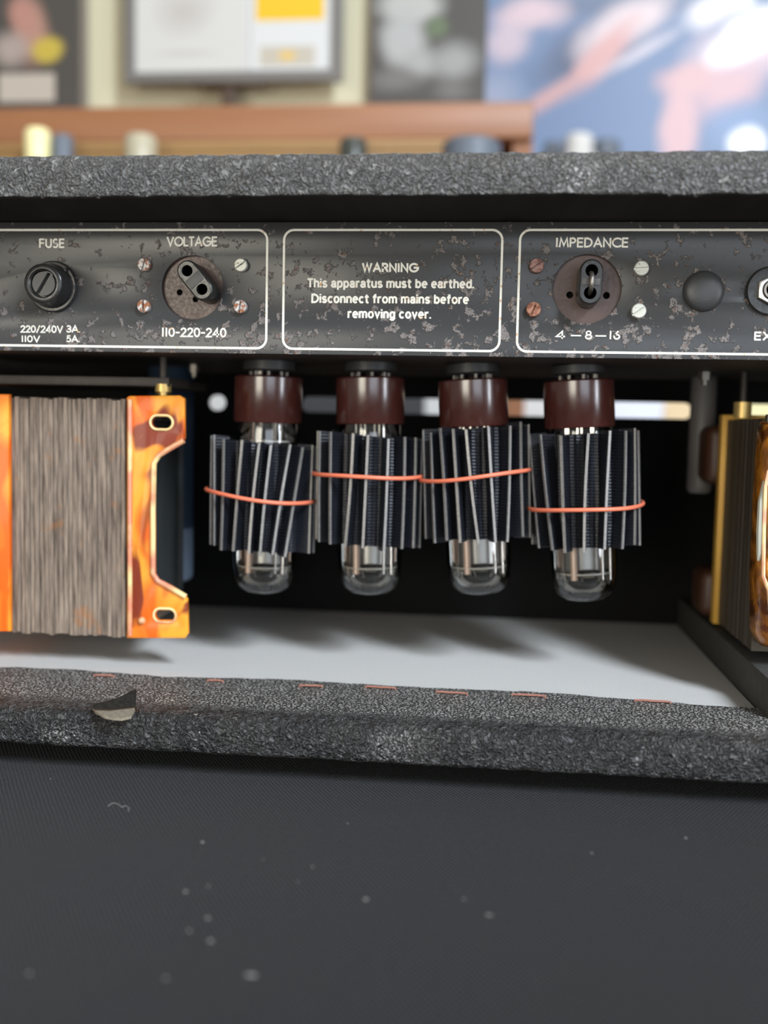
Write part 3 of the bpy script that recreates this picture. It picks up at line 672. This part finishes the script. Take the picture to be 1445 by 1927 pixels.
def cooler(uT, vTl, vTr, uB, vBl, vBr, ftop, fbot, label):
    """finned cooler clipped round a tube: ftop / fbot list where the visible fins start and end"""
    R, ri, nb = .0284, .0195, 10
    ct, cb = at(uT, (vTl+vTr)/2, YT), at(uB, (vBl+vBr)/2, YT)
    axis = (cb-ct); Lc = axis.length; ax = axis.normalized()
    t = thing('tube_cooler', ct, label, 'heat sink', 'finned coolers round the power tubes')
    side = Vector((1, 0, 0)); side = (side-ax*side.dot(ax)).normalized(); fwd = ax.cross(side)
    if fwd.y > 0: fwd = -fwd
    tl, bl = (vTr-vTl)*.54/1922/(2*R), (vBr-vBl)*.54/1922/(2*R)        # slanting end cuts
    px = R*1922/.528
    def pt(a, r, s):      # a measured from the side facing the camera, towards +X
        p = side*math.sin(a)*r + fwd*math.cos(a)*r
        sl = -(tl*(1-s)+bl*s)*math.sin(a)*r
        return p + axis*s + Vector((0, 0, sl))
    th = .00062
    sides = []
    for k, (a, b) in enumerate(zip(ftop, fbot)):
        sides.append((math.asin(max(-.995, min(.995, (a-uT)/px))), math.asin(max(-.995, min(.995, (b-uB)/px)))))
    m1, m2 = max(s[0] for s in sides), min(s[0] for s in sides)
    n1 = 2*PI-(m1-m2); twist = sum(b-a for a, b in sides)/len(sides)
    back = [(m1+n1*(i+1)/(nb+1), m1+n1*(i+1)/(nb+1)+twist*.6) for i in range(nb)]
    for a0, a1 in sides+back:
        bm = bmesh.new(); rows = []; ns = 8; bend = random.uniform(-.02, .02); dl = random.uniform(-.001, .001)
        for i in range(ns+1):
            s = i/ns; a = a0+(a1-a0)*s + bend*math.sin(PI*s); rows.append([])
            for r, h in ((ri, th), (R-.0007, th), (R, th*.9), (R, -th*.9), (R-.0007, -th), (ri, -th)):
                p = pt(a, r, s) + (side*math.cos(a)-fwd*math.sin(a))*h*1.15
                rows[-1].append(bm.verts.new(p+Vector((0, 0, dl))))
        for A, B in zip(rows, rows[1:]):
            for q in range(6):
                f = bm.faces.new([A[q], B[q], B[(q+1) % 6], A[(q+1) % 6]]); f.material_index = 1 if q in (1, 2, 3) else 0
        bm.faces.new(rows[0]); bm.faces.new(rows[-1][::-1])
        obj('fin', bm, [m_fin, m_finedge], t, local=True, smooth=False)
    bm = bmesh.new(); n = 72; rows = []
    for i in range(13):
        s = .01+.98*i/12; rows.append([bm.verts.new(pt(2*PI*k/n, ri+.0008*(k % 2), s)) for k in range(n)]); 
    for i in range(13):
        s = .99-.98*i/12; rows.append([bm.verts.new(pt(2*PI*k/n, ri-.0012, s)) for k in range(n)])
    for i in range(len(rows)):
        A, B = rows[i], rows[(i+1) % len(rows)]
        for k in range(n): bm.faces.new([A[k], B[k], B[(k+1) % n], A[(k+1) % n]])
    obj('sleeve', bm, m_fin, t, local=True, smooth=False)
    return t, ct, axis, side, fwd, R
def band(cl, u0, v0, u1, v1, label):
    t, ct, axis, side, fwd, R = cl
    p0, p1 = at(u0, v0, YT), at(u1, v1, YT); c = (p0+p1)/2; d = (p1-p0)/2; rr = R+.0013
    pts = []
    n = 48
    for i in range(n):
        a = 2*PI*i/n; pts.append(c + d*(math.sin(a)*rr/d.length*1.0) + Vector((0, -math.cos(a)*rr, -.0006*math.cos(a)+.00035*math.sin(3*a+u0))))
    bm = tube(bmesh.new(), pts, .00105, 10, True)
    tag(obj('elastic_ring', bm, m_band, smooth=True), label, 'ring', 'orange rings round the tube coolers')
tube_valve(506, 496, 709, 1116, 'leftmost of the four power tubes, with its maroon base and clear glass end')
tube_valve(697, 696, 711, 1118, 'second power tube from the left, maroon base and clear glass end')
tube_valve(889, 903, 715, 1118, 'third power tube from the left, maroon base and clear glass end')
tube_valve(1088, 1100, 716, 1130, 'rightmost of the four power tubes, with its maroon base and clear glass end')
k1 = cooler(496, 822, 838, 493, 1024, 1038, [401,411,437,478,511,532,565,585], [399,412,431,459,491,512,535,556], 'leftmost black finned cooler, its fins leaning right at the top')
k2 = cooler(697, 812, 824, 693, 1016, 1026, [604,630,677,705,742,771,790], [602,629,661,695,734,766,786], 'second black finned cooler from the left, its ring high and level')
k3 = cooler(895, 810, 798, 898, 1012, 1008, [811,830,855,879,920,960,980], [818,842,868,902,933,955,985], 'third black finned cooler from the left, its fins leaning left at the top')
k4 = cooler(1098, 815, 812, 1102, 1026, 1024, [992,1013,1049,1098,1137,1168,1188,1196], [1010,1034,1056,1090,1127,1161,1187,1201], 'rightmost black finned cooler, its ring low on the fins')
band(k1, 393, 917, 592, 944, 'orange ring sloping down to the right on the leftmost cooler')
band(k2, 593, 888, 797, 895, 'nearly level orange ring on the second cooler from the left')
band(k3, 798, 902, 990, 882, 'orange ring sloping up to the right on the third cooler')
band(k4, 995, 954, 1206, 946, 'low orange ring on the rightmost cooler')

# ------------------------------------------------------------------ mains transformer, left
YX = .030
a0, a1 = at(22, 1190, YX), at(237, 752, YX)
tr = thing('mains_transformer', ((a0.x+a1.x)/2, YX+.04, a0.z), 'large transformer with rusty laminations and orange varnished frames, hanging at left', 'transformer')
nl = 24; wl = (a1.x-a0.x)/nl
for i in range(nl):
    x = a0.x+i*wl; dy = random.uniform(-.0006, .0006); dz = random.uniform(-.0006, .0006)
    obj('lamination', bxo(x+.00012, x+wl-.00012, YX+dy, YX+.075, a0.z+dz, a1.z+dz, .00018, 1), m_lam, tr, smooth=False)
def P2(u, v, Y): p = at(u, v, Y); return (p.x, p.z)
YB = YX-.003
out = [P2(*q, YB) for q in ((238,1201), (238,748), (243,745), (338,744), (347,750), (347,826), (341,834), (300,857), (291,870), (291,1080), (298,1092), (345,1117), (352,1128), (354,1192), (348,1201))]
hl = [stadium(P2(296,795,YB), P2(314,795,YB), .0028), stadium(P2(301,1158,YB), P2(320,1158,YB), .0026)]
fr = obj('end_frame', plate(out, hl, .003, upright(YB+.0015), .0006), m_varn, tr, angle=25, label='orange and red varnished frame with slotted ears')
# rolled rim of the frame and the pale lining of its inner fold
bm = bmesh.new(); tube(bm, [(*P2(245,v,YB),) and Vector((P2(245,v,YB)[0], YB-.0004, P2(245,v,YB)[1])) for v in (1196,1100,1000,900,800,752)], .0013, 10)
obj('frame_fold', bm, m_varnrim, fr)
def along(pts, y): return [Vector((P2(u,v,YB)[0], y, P2(u,v,YB)[1])) for u, v in pts]
bm = bmesh.new(); tube(bm, along(((346,829), (322,843), (300,856), (290,872), (288,960), (288,1078), (297,1093), (320,1105), (350,1123)), YB-.0003), .0015, 10)
obj('frame_rim', bm, m_varnrim, fr, label='pale thinly varnished rim')
for (u, v) in ((304,795), (310,1158)):
    p = P2(u, v, YB); w_ = .0042
    bm = tube(bmesh.new(), [(q[0], YB-.0001, q[1]) for q in stadium((p[0]-.0023, p[1]), (p[0]+.0023, p[1]), .0036, 10)], .0007, 8, True)
    obj('slot_rim', bm, m_varnrim, fr, label='yellow rim of the slot')
p = P2(267, 1168, YB)
obj('rivet', lathe(bmesh.new(), [(0, .0020), (.0012, .0016), (.0020, .0004), (.0020, 0), (0, 0)], 16, facing(Vector((p[0], YB, p[1])))), m_varnrim, fr)
bm = bxo(P2(236,0,YB)[0], P2(262,0,YB)[0], YX+.004, YX+.070, a0.z+.010, a1.z-.010, .008, 4)
obj('coil', bm, m_coil, tr, label='dark wrapped coil')
out = [P2(*q, YB) for q in ((20,1188), (18,742), (-60,740), (-60,1188))]
obj('end_frame', plate(out, [], .004, upright(YB+.001), .0008), m_varn_l, tr, angle=25, label='orange and pink varnished frame')
bm = bxo(a0.x-.03, a0.x-.0005, YX+.004, YX+.074, a0.z, a1.z, .002); obj('frame_body', bm, m_varn_l, tr)
s0, s1 = at(-90, 712, YX+.005), at(318, 712, YX+.005)
obj('mounting_plate', bxo(s0.x, s1.x, YX+.005, YX+.075, s0.z-.0025, s0.z+.0022, .0005), m_chassis, tr, label='dull brown steel mounting plate')
for u, Y in ((305, YX+.006), (305, YX+.066), (-40, YX+.006)):
    p = at(u, 730, Y)
    bm = bmesh.new(); lathe(bm, [(0, a1.z-.002), (.0022, a1.z-.002), (.0022, a1.z+.0045), (.0042, a1.z+.0045), (.0042, a1.z+.0085), (0, a1.z+.0085)], 12, Matrix.Translation((p.x, Y+.002, 0)))
    bo = obj('mounting_nut', bm, m_brass, tr, label='yellowish nut')
    obj('bolt_shank', lathe(bmesh.new(), [(0, a1.z+.0085), (.002, a1.z+.0085), (.002, PZ0+.0004), (0, PZ0+.0004)], 10, Matrix.Translation((p.x, Y+.002, 0))), m_chassis, bo)

# ------------------------------------------------------------------ output transformer, right
zb, zt = H-.1075, at(1420, 783, .03).z
X0 = .1290
to = thing('output_transformer', (X0+.03, .07, zb), 'smaller transformer with yellow frame and glossy amber coil, at the right edge', 'transformer')
nl = 20
for i in range(nl):
    y0 = .034+.076*i/nl; dx = random.uniform(0, .0007)
    obj('lamination', bxo(X0+.0012+dx, X0+.062, y0+.0001, y0+.076/nl-.0001, zb+.001, zt-.001, .0002, 1), m_lam2, to, smooth=False)
obj('rear_frame', bxo(X0-.0012, X0+.063, .110, .1185, zb, zt+.002, .0008), m_yellow, to, label='yellow frame')
for q0, q1 in ((zt-.038, zt-.004), (zb+.002, zb+.030)): obj('rear_coil', bxo(X0-.0070, X0+.055, .1185, .150, q0, q1, .006, 4), m_rearcoil, to, label='dark brown coil end')

obj('front_frame', bxo(X0+.0022, X0+.063, .0300, .0338, zb+.006, zt+.001, .0008), m_lam2, to)
# near bell of varnished windings, rounded below
c_ = at(1424, 1215, .012)
prof = []
bm = bmesh.new(); rows = []
shape = ((1222,1447), (1219,1438), (1214,1430), (1204,1424), (1188,1420.5), (1150,1419), (1100,1419.5), (1050,1421), (1000,1423), (950,1425), (900,1428), (850,1431), (815,1434), (800,1438), (792,1446))
for k, (v, u) in enumerate(shape):
    q = at(u, v, .014); e = min(1., k/4., (len(shape)-1-k)/3.); yl = .0298-.024*math.sqrt(1-(1-e)**2)*.97-.0006
    q.x += .0007*noise.noise(Vector((1, 2, q.z*90)))
    sec = rrect(q.x, X0+.06, yl, .0299, max(.0002, min(.007, (.0299-yl)*.49)), 5)
    rows.append([bm.verts.new((x, y, q.z)) for x, y in sec])
for A, B in zip(rows, rows[1:]):
    for q in range(len(A)): bm.faces.new([A[q], A[(q+1) % len(A)], B[(q+1) % len(A)], B[q]])
bm.faces.new(rows[0]); bm.faces.new(rows[-1][::-1])
coil = obj('front_coil', bm, m_amberdk, to, angle=70, label='glossy amber varnished coil')
def ribbon3(pts, w, t):
    bm = bmesh.new(); tube(bm, pts, w, 8); return bm
xx_ = [at(u, v, .0065) for u, v in ((1436,905), (1431,945), (1429,1000), (1428,1040), (1424,1055))]
obj('coil_highlight', tube(bmesh.new(), [q+Vector((.0006, -.0002, 0)) for q in xx_], [.0009, .0019, .0021, .0018, .0006], 8), m_highlight, coil, label='grey green strip painting a highlight on the coil')  # highlight on the varnish, put in as a grey green strip
xx_ = [at(u, v, .0045) for u, v in ((1446,885), (1440,915), (1437,1000), (1436,1085), (1446,1110), (1450,1150))]
obj('winding_edge', tube(bmesh.new(), xx_, .0010, 8), m_varnrim, coil, label='pale pinkish winding edge')
p = at(1380, 765, .095)
mx_ = Matrix.Translation((max(p.x, X0+.006), .095, 0))
bo = obj('mounting_nut', lathe(bmesh.new(), [(0, zt), (.0048, zt), (.0048, zt+.0085), (0, zt+.0085)], 12, mx_), m_brass, to, label='yellowish nut')
obj('bolt_shank', lathe(bmesh.new(), [(0, zt+.0085), (.002, zt+.0085), (.002, PZ0+.0004), (0, PZ0+.0004)], 10, mx_), m_chassis, bo)

# ------------------------------------------------------------------ capacitors hanging behind
def can(u0, u1, v0, v1, Y, name, label, cat, mats, split):
    p0, p1 = at(u0, v0, Y), at(u1, v1, Y); r = abs(p1.x-p0.x)/2; cx = (p0.x+p1.x)/2; zt_ = PZ0+.0003; zb_ = p1.z
    t = thing(name, (cx, Y, zb_), label, cat)
    zs = zb_+(zt_-zb_)*split
    obj('sleeve', lathe(bmesh.new(), [(0, zs), (r, zs), (r, zt_-.001), (r*.95, zt_), (0, zt_)], 36, Matrix.Translation((cx, Y, 0))), mats[0], t)
    obj('can_end', lathe(bmesh.new(), [(0, zb_), (r*.8, zb_), (r*.96, zb_+.002), (r*.985, zb_+.004), (r*.985, zs), (0, zs)], 36, Matrix.Translation((cx, Y, 0))), mats[1], t, label='pale lower end')
    return t
can(282, 362, 720, 1092, .135, 'capacitor', 'dark blue capacitor can with paler end, in shadow behind the left transformer', 'capacitor', (m_canblue, m_canpale), .25)
can(1300, 1340, 735, 928, .150, 'capacitor', 'narrow grey capacitor can in shadow, left of the yellow transformer frame', 'capacitor', (m_cangrey, m_cangrey), .3)

# ------------------------------------------------------------------ shop shelf behind
YSH = .72                                            # front edge of the shelf boards
def Z(v, Y, u=700): return at(u, v, Y).z
def X(u, Y, v=150): return at(u, v, Y).x
xl, xr = -1.05, X(1004, YSH, 225)
zs1, zs0 = Z(194, YSH), Z(262, YSH)
sh = thing('shelf_unit', (-.45, YSH+.15, 0), 'orange-brown wooden shelf unit behind the amplifier', 'shelf')
obj('top_shelf', bxo(xl, xr, YSH, YSH+.32, zs0, zs1, .003), m_wood, sh)
zm = zs0-.118
obj('middle_shelf', bxo(xl, xr-.001, YSH-.135, YSH+.32, zm-.022, zm, .002), m_wood, sh)
zlow = H-.045
obj('bottom_shelf', bxo(xl, xr-.001, YSH+.01, YSH+.32, zlow-.022, zlow, .002), m_wood, sh)
obj('back_board', bxo(xl, xr, YSH+.32, YSH+.332, 0.02, zs1), m_backwood, sh, smooth=False)
for x in (xl, xr-.022): obj('side_panel', bxo(x, x+.022, YSH+.012, YSH+.32, 0, zs0), m_wood, sh)
# things on the middle shelf
def jar(u, vtop, w, Y, name, label, cat, m1, m2, cap=.3):
    p = at(u, vtop, Y); r = w*(Y+.48)/1922/2
    t = thing(name, (p.x, Y, zm), label, cat); h = p.z-zm
    obj('body', lathe(bmesh.new(), [(0, zm), (r*.92, zm), (r, zm+.004), (r, zm+h*(1-cap)-.004), (r*.8, zm+h*(1-cap)), (0, zm+h*(1-cap))], 32, Matrix.Translation((p.x, Y, 0))), m1, t)
    obj('lid', lathe(bmesh.new(), [(0, zm+h*(1-cap)), (r*.86, zm+h*(1-cap)), (r*.86, zm+h-.004), (r*.7, zm+h), (0, zm+h)], 32, Matrix.Translation((p.x, Y, 0))), m2, t)
m_lemon = M('pale_yellow_plastic', (.88,.80,.42), .35); m_ivory = M('ivory_ceramic', (.42,.38,.27), .35); m_slate = M('slate_blue_plastic', (.12,.14,.17), .5); m_olive = M('dark_olive_glass', (.05,.055,.045), .3)
jar(71, 244, 56, YSH-.066, 'jar', 'pale yellow jar under the top shelf, far left', 'jar', m_lemon, m_lemon)
jar(118, 256, 48, YSH-.062, 'jar', 'slate blue jar right of the pale yellow one', 'jar', m_slate, m_slate)
jar(265, 256, 70, YSH-.068, 'jar', 'ivory jar beneath the cream board', 'jar', m_ivory, m_ivory)
jar(665, 262, 60, YSH-.066, 'jar', 'dark olive jar under the middle of the top shelf', 'jar', m_olive, m_olive)
jar(888, 266, 125, YSH-.085, 'jar', 'wide slate grey jar near the right end of the shelf', 'jar', m_slate, m_slate)
m_gold = M('golden_brown_wood', (.30,.17,.06), .6)
n_ = m_gold.noise(1., 4., .6, m_gold.map((8, 60, 60))); m_gold.base(m_gold.mix(n_, (.24,.135,.045), (.38,.22,.085)))
yb0 = YSH-.032; zbt = Z(263, yb0); xb0, xb1 = X(-120, yb0, 275), X(860, yb0, 275)
t = thing('shelf_filler_box', ((xb0+xb1)/2, yb0+.06, zm), 'long golden-brown box added to brighten the middle shelf, behind the jars', 'box')  # added to brighten the poorly lit gap under the top shelf
obj('box_body', bxo(xb0, xb1, yb0, yb0+.12, zm, zbt-.012, .0015), m_gold, t); obj('box_lid', bxo(xb0-.002, xb1+.002, yb0-.002, yb0+.122, zbt-.0115, zbt, .0015), m_gold, t)
# blocks added on the bottom shelf so the vent slot shows bright and dim
zbx = Z(745, YSH+.05)
def slot_tone_block(u0, u1, label, m, Y=YSH+.05, zbase=None):
    x0, x1 = X(u0, Y, 770), X(u1, Y, 770); zb_ = zlow if zbase is None else zbase
    t = thing('slot_tone_block', ((x0+x1)/2, Y+.06, zb_), label, 'box')
    obj('tone_block_body', bxo(x0, x1, Y, Y+.12, zb_, zbx-.004, .001), m, t, smooth=False); obj('tone_block_lid', bxo(x0-.0008, x1+.0008, Y-.0008, Y+.1208, zbx-.022, zbx, .001), m, t, smooth=False)
slot_tone_block(372, 440, 'small white block added to brighten the vent slot, left of the first tube', m_white)
slot_tone_block(800, 922, 'white block added to brighten the slot between second and third tubes', m_white)
slot_tone_block(926, 1045, 'white block added to brighten the slot between third and fourth tubes', m_white)
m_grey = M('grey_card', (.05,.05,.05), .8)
slot_tone_block(540, 796, 'grey block added to dim the slot between first and second tubes', m_grey)
# ---- pictures: flat prints painted by soft shapes in their own plane
def printed(name, base, blobs, rough=.45):
    """blobs: (x, z, rx, rz, rot, colour, soft) in metres on the face, object space, placed on the sheet itself"""
    m = M(name, base, rough); xs = m.xyz(); c = base
    wx = m.noise(14, 3., .6)
    for (bx, bz, rx, rz, rot, col, soft) in blobs:
        dx = m.math('SUBTRACT', xs[0], bx); dz = m.math('SUBTRACT', xs[2], bz); cs, sn = math.cos(rot), math.sin(rot)
        ex = m.math('DIVIDE', m.math('ADD', m.math('MULTIPLY', dx, cs), m.math('MULTIPLY', dz, sn)), rx)
        ez = m.math('DIVIDE', m.math('SUBTRACT', m.math('MULTIPLY', dz, cs), m.math('MULTIPLY', dx, sn)), rz)
        if soft == 0:    # rectangle
            d = m.math('MAXIMUM', m.math('ABSOLUTE', ex), m.math('ABSOLUTE', ez)); f = m.math('LESS_THAN', d, 1.)
        else:
            d = m.math('SQRT', m.math('ADD', m.math('MULTIPLY', ex, ex), m.math('MULTIPLY', ez, ez)))
            d = m.math('ADD', d, m.math('MULTIPLY', m.math('SUBTRACT', wx, .5), .7))
            f = m.ramp(d, 1.-soft, 1.+soft*.2, 1., 0.)
        c = m.mix(f, c, col)
    m.base(c); return m
def sheet(name, u0, u1, v0, v1, Y, thick, m, parent=None, label=None, cat=None, zbase=None, border=None):
    """leaning-free upright card whose face is at depth Y"""
    x0, x1 = X(u0, Y, (v0+v1)/2), X(u1, Y, (v0+v1)/2); z0 = Z(v1, Y, (u0+u1)/2) if zbase is None else zbase; z1 = Z(v0, Y, (u0+u1)/2)
    return x0, x1, z0, z1
def blob_px(Y, ox, oz, L):
    k = (Y+.48)/1922; out = []
    for (u, v, ru, rv, rot, col, soft) in L:
        p = at(u, v, Y); out.append((p.x-ox, p.z-oz, ru*k, rv*k, rot, col, soft))
    return out
def card(name, u0, u1, v0, v1, Y, thick, base, L, label, cat, zbase, frame=None):
    x0, x1 = X(u0, Y, 100), X(u1, Y, 100); z1 = Z(v0, Y); z0 = zbase if zbase is not None else Z(v1, Y)
    t = thing(name, ((x0+x1)/2, Y, z0), label, cat)
    m = printed(name+'_print', base, blob_px(Y, (x0+x1)/2, z0, L))
    if frame:
        fw, fm = frame
        obj('picture_frame', plate([(x0, z0), (x1, z0), (x1, z1), (x0, z1)], [[(x0+fw, z0+fw), (x1-fw, z0+fw), (x1-fw, z1-fw), (x0+fw, z1-fw)]], .012, upright(Y), .001), fm, t, smooth=False)
        obj('print', bxo(x0+fw, x1-fw, Y+.001, Y+.004, z0+fw, z1-fw), m, t, smooth=False)
    else: obj('print', bxo(x0, x1, Y, Y+thick, z0, z1, .0008), m, t, smooth=False)
    return t
ZS = zs1
card('record_sleeve', -220, 150, -280, 190, YSH+.10, .006, (.06,.053,.045),
     [(55,55,40,75,.1,(.36,.20,.15),.5), (40,25,30,40,.4,(.38,.19,.15),.5), (88,95,34,26,.2,(.45,.34,.05),.4), (20,95,40,40,0,(.33,.27,.24),.6), (50,165,56,26,0,(.42,.37,.31),0)],
     'dark record sleeve with a pink and yellow figure, leftmost on the shelf', 'record sleeve', ZS)
card('display_board', 165, 692, -350, 205, YSH+.13, .008, (.56,.52,.36), [], 'large cream board standing on the shelf behind the framed certificate', 'board', ZS)
YFR = YSH+.095
m_frame = M('grey_metal_frame', (.20,.19,.18), .4, .5)
xf0 = X(430, YFR)
fz = Z(152, YFR)
card('framed_certificate', 236, 645, -300, 152, YFR, .01, (.52,.51,.48),
     [(545,45,82,400,0,(.56,.56,.55),0), (545,10,64,26,0,(.68,.42,.012),0), (540,105,52,18,0,(.44,.40,.33),0), (540,104,20,11,0,(.62,.42,.12),.5), (345,20,60,46,0,(.42,.39,.36),.9), (350,100,70,6,0,(.44,.42,.39),.8), (470,40,2,400,0,(.38,.37,.35),0)],
     'framed white page with a yellow block, propped before the cream board', 'picture', None, (.013, m_frame))
# its little easel
t = thing('picture_stand', (xf0, YFR, ZS), 'small dark easel foot holding up the framed white page', 'stand')
w_ = 12*1.29/1922
obj('post', bxo(xf0-w_, xf0+w_, YFR-.004, YFR+.008, ZS, fz+.0005, .001), m_darkwood, t); obj('foot', bxo(xf0-w_*1.6, xf0+w_*1.6, YFR-.016, YFR+.012, ZS, ZS+.006, .001), m_darkwood, t)
obj('ledge', bxo(xf0-.045, xf0+.045, YFR-.008, YFR+.008, fz-.0045, fz, .001), m_darkwood, t)
card('record_sleeve', 700, 915, -200, 205, YSH+.10, .006, (.055,.050,.044),
     [(770,10,70,40,0,(.36,.36,.34),.4), (755,75,50,60,.2,(.34,.34,.33),.5), (790,120,40,30,0,(.30,.30,.29),.6), (855,115,52,40,.2,(.26,.26,.25),.6), (822,50,24,22,0,(.10,.13,.07),.5), (745,150,60,25,0,(.14,.13,.125),.7), (850,170,40,20,0,(.13,.12,.115),.7)],
     'dark grey record sleeve with a pale figure, right end of the shelf', 'record sleeve', ZS)
# big picture at the right, further back
YP = 1.42
card('poster', 902, 1700, -420, 560, YP, .02, (.155,.225,.37),
     [(1130,10,220,26,0,(.13,.17,.26),.7), (1110,95,120,55,.5,(.085,.11,.18),.6), (930,190,60,60,0,(.30,.34,.46),.7),
      (1000,25,80,34,.1,(.62,.48,.52),.5), (955,80,50,40,.2,(.56,.46,.52),.6), (1175,45,110,42,.5,(.66,.56,.58),.5), (1130,110,100,30,.85,(.62,.36,.35),.5), (1040,180,80,20,.55,(.60,.34,.32),.6),
      (1400,95,120,60,.3,(.64,.52,.56),.6), (1300,150,70,36,.1,(.62,.40,.41),.5), (1375,165,80,46,.55,(.60,.40,.43),.6), (1278,240,40,110,-.03,(.62,.41,.43),.45), (1120,215,110,60,.2,(.15,.22,.37),.6), (1390,240,62,50,0,(.20,.29,.47),.6),
      (1210,95,90,12,.5,(.55,.52,.58),.6), (1340,20,60,30,.3,(.75,.72,.75),.6), (1405,70,80,40,.6,(1.,.99,.99),.4), (1405,272,36,34,0,(1.,1.,1.),.3), (1390,5,30,16,0,(.8,.8,.8),.4)],  # the whitest ovals are bright glints painted into the print
     'large blue poster with pink and white shapes and painted glints, on the wall at right', 'poster', None)
# low counter below the poster, holding a few dark and pale things
m_ctr = M('brown_counter', (.20,.12,.07), .5)
YC = 1.05; zc = Z(330, YC)
t = thing('counter', (.5, YC+.14, 0), 'brown counter beneath the blue poster, hidden behind the amplifier', 'counter')
obj('counter_top', bxo(X(1012, YC)+.02, 1.1, YC, YC+.30, zc-.03, zc, .003), m_ctr, t)
zk = Z(795, YC)
obj('counter_shelf', bxo(X(1012, YC)+.04, 1.08, YC+.02, YC+.28, zk-.02, zk, .002), m_ctr, t)
for x in (X(1012, YC)+.02, 1.08): obj('counter_leg', bxo(x, x+.03, YC+.01, YC+.29, 0, zc-.03, .002), m_ctr, t)
zm_keep = zm; zm = zc
jar(1090, 255, 58, YC+.1, 'jar', 'white domed jar on the counter before the poster', 'jar', m_white, m_white)
jar(1140, 266, 60, YC+.16, 'jar', 'dark jar right of the white domed jar', 'jar', m_slate, m_slate)
jar(1042, 268, 40, YC+.14, 'jar', 'dark jar left of the white domed jar', 'jar', m_slate, m_slate)
zm = zm_keep
zbx = Z(735, YC+.05)
m_bluewhite = M('bluish_white_card', (.80,.83,.92), .8); m_sand = M('sand_card', (.80,.62,.38), .8)
slot_tone_block(1150, 1248, 'bluish white block added to brighten the slot right of the tubes', m_bluewhite, YC+.05, zk)
slot_tone_block(1250, 1306, 'sand-coloured block added to brighten the slot near the right transformer', m_sand, YC+.05, zk)
slot_tone_block(1385, 1500, 'pale yellow block added to brighten the slot above the right transformer', m_lemon, YC+.05, zk)
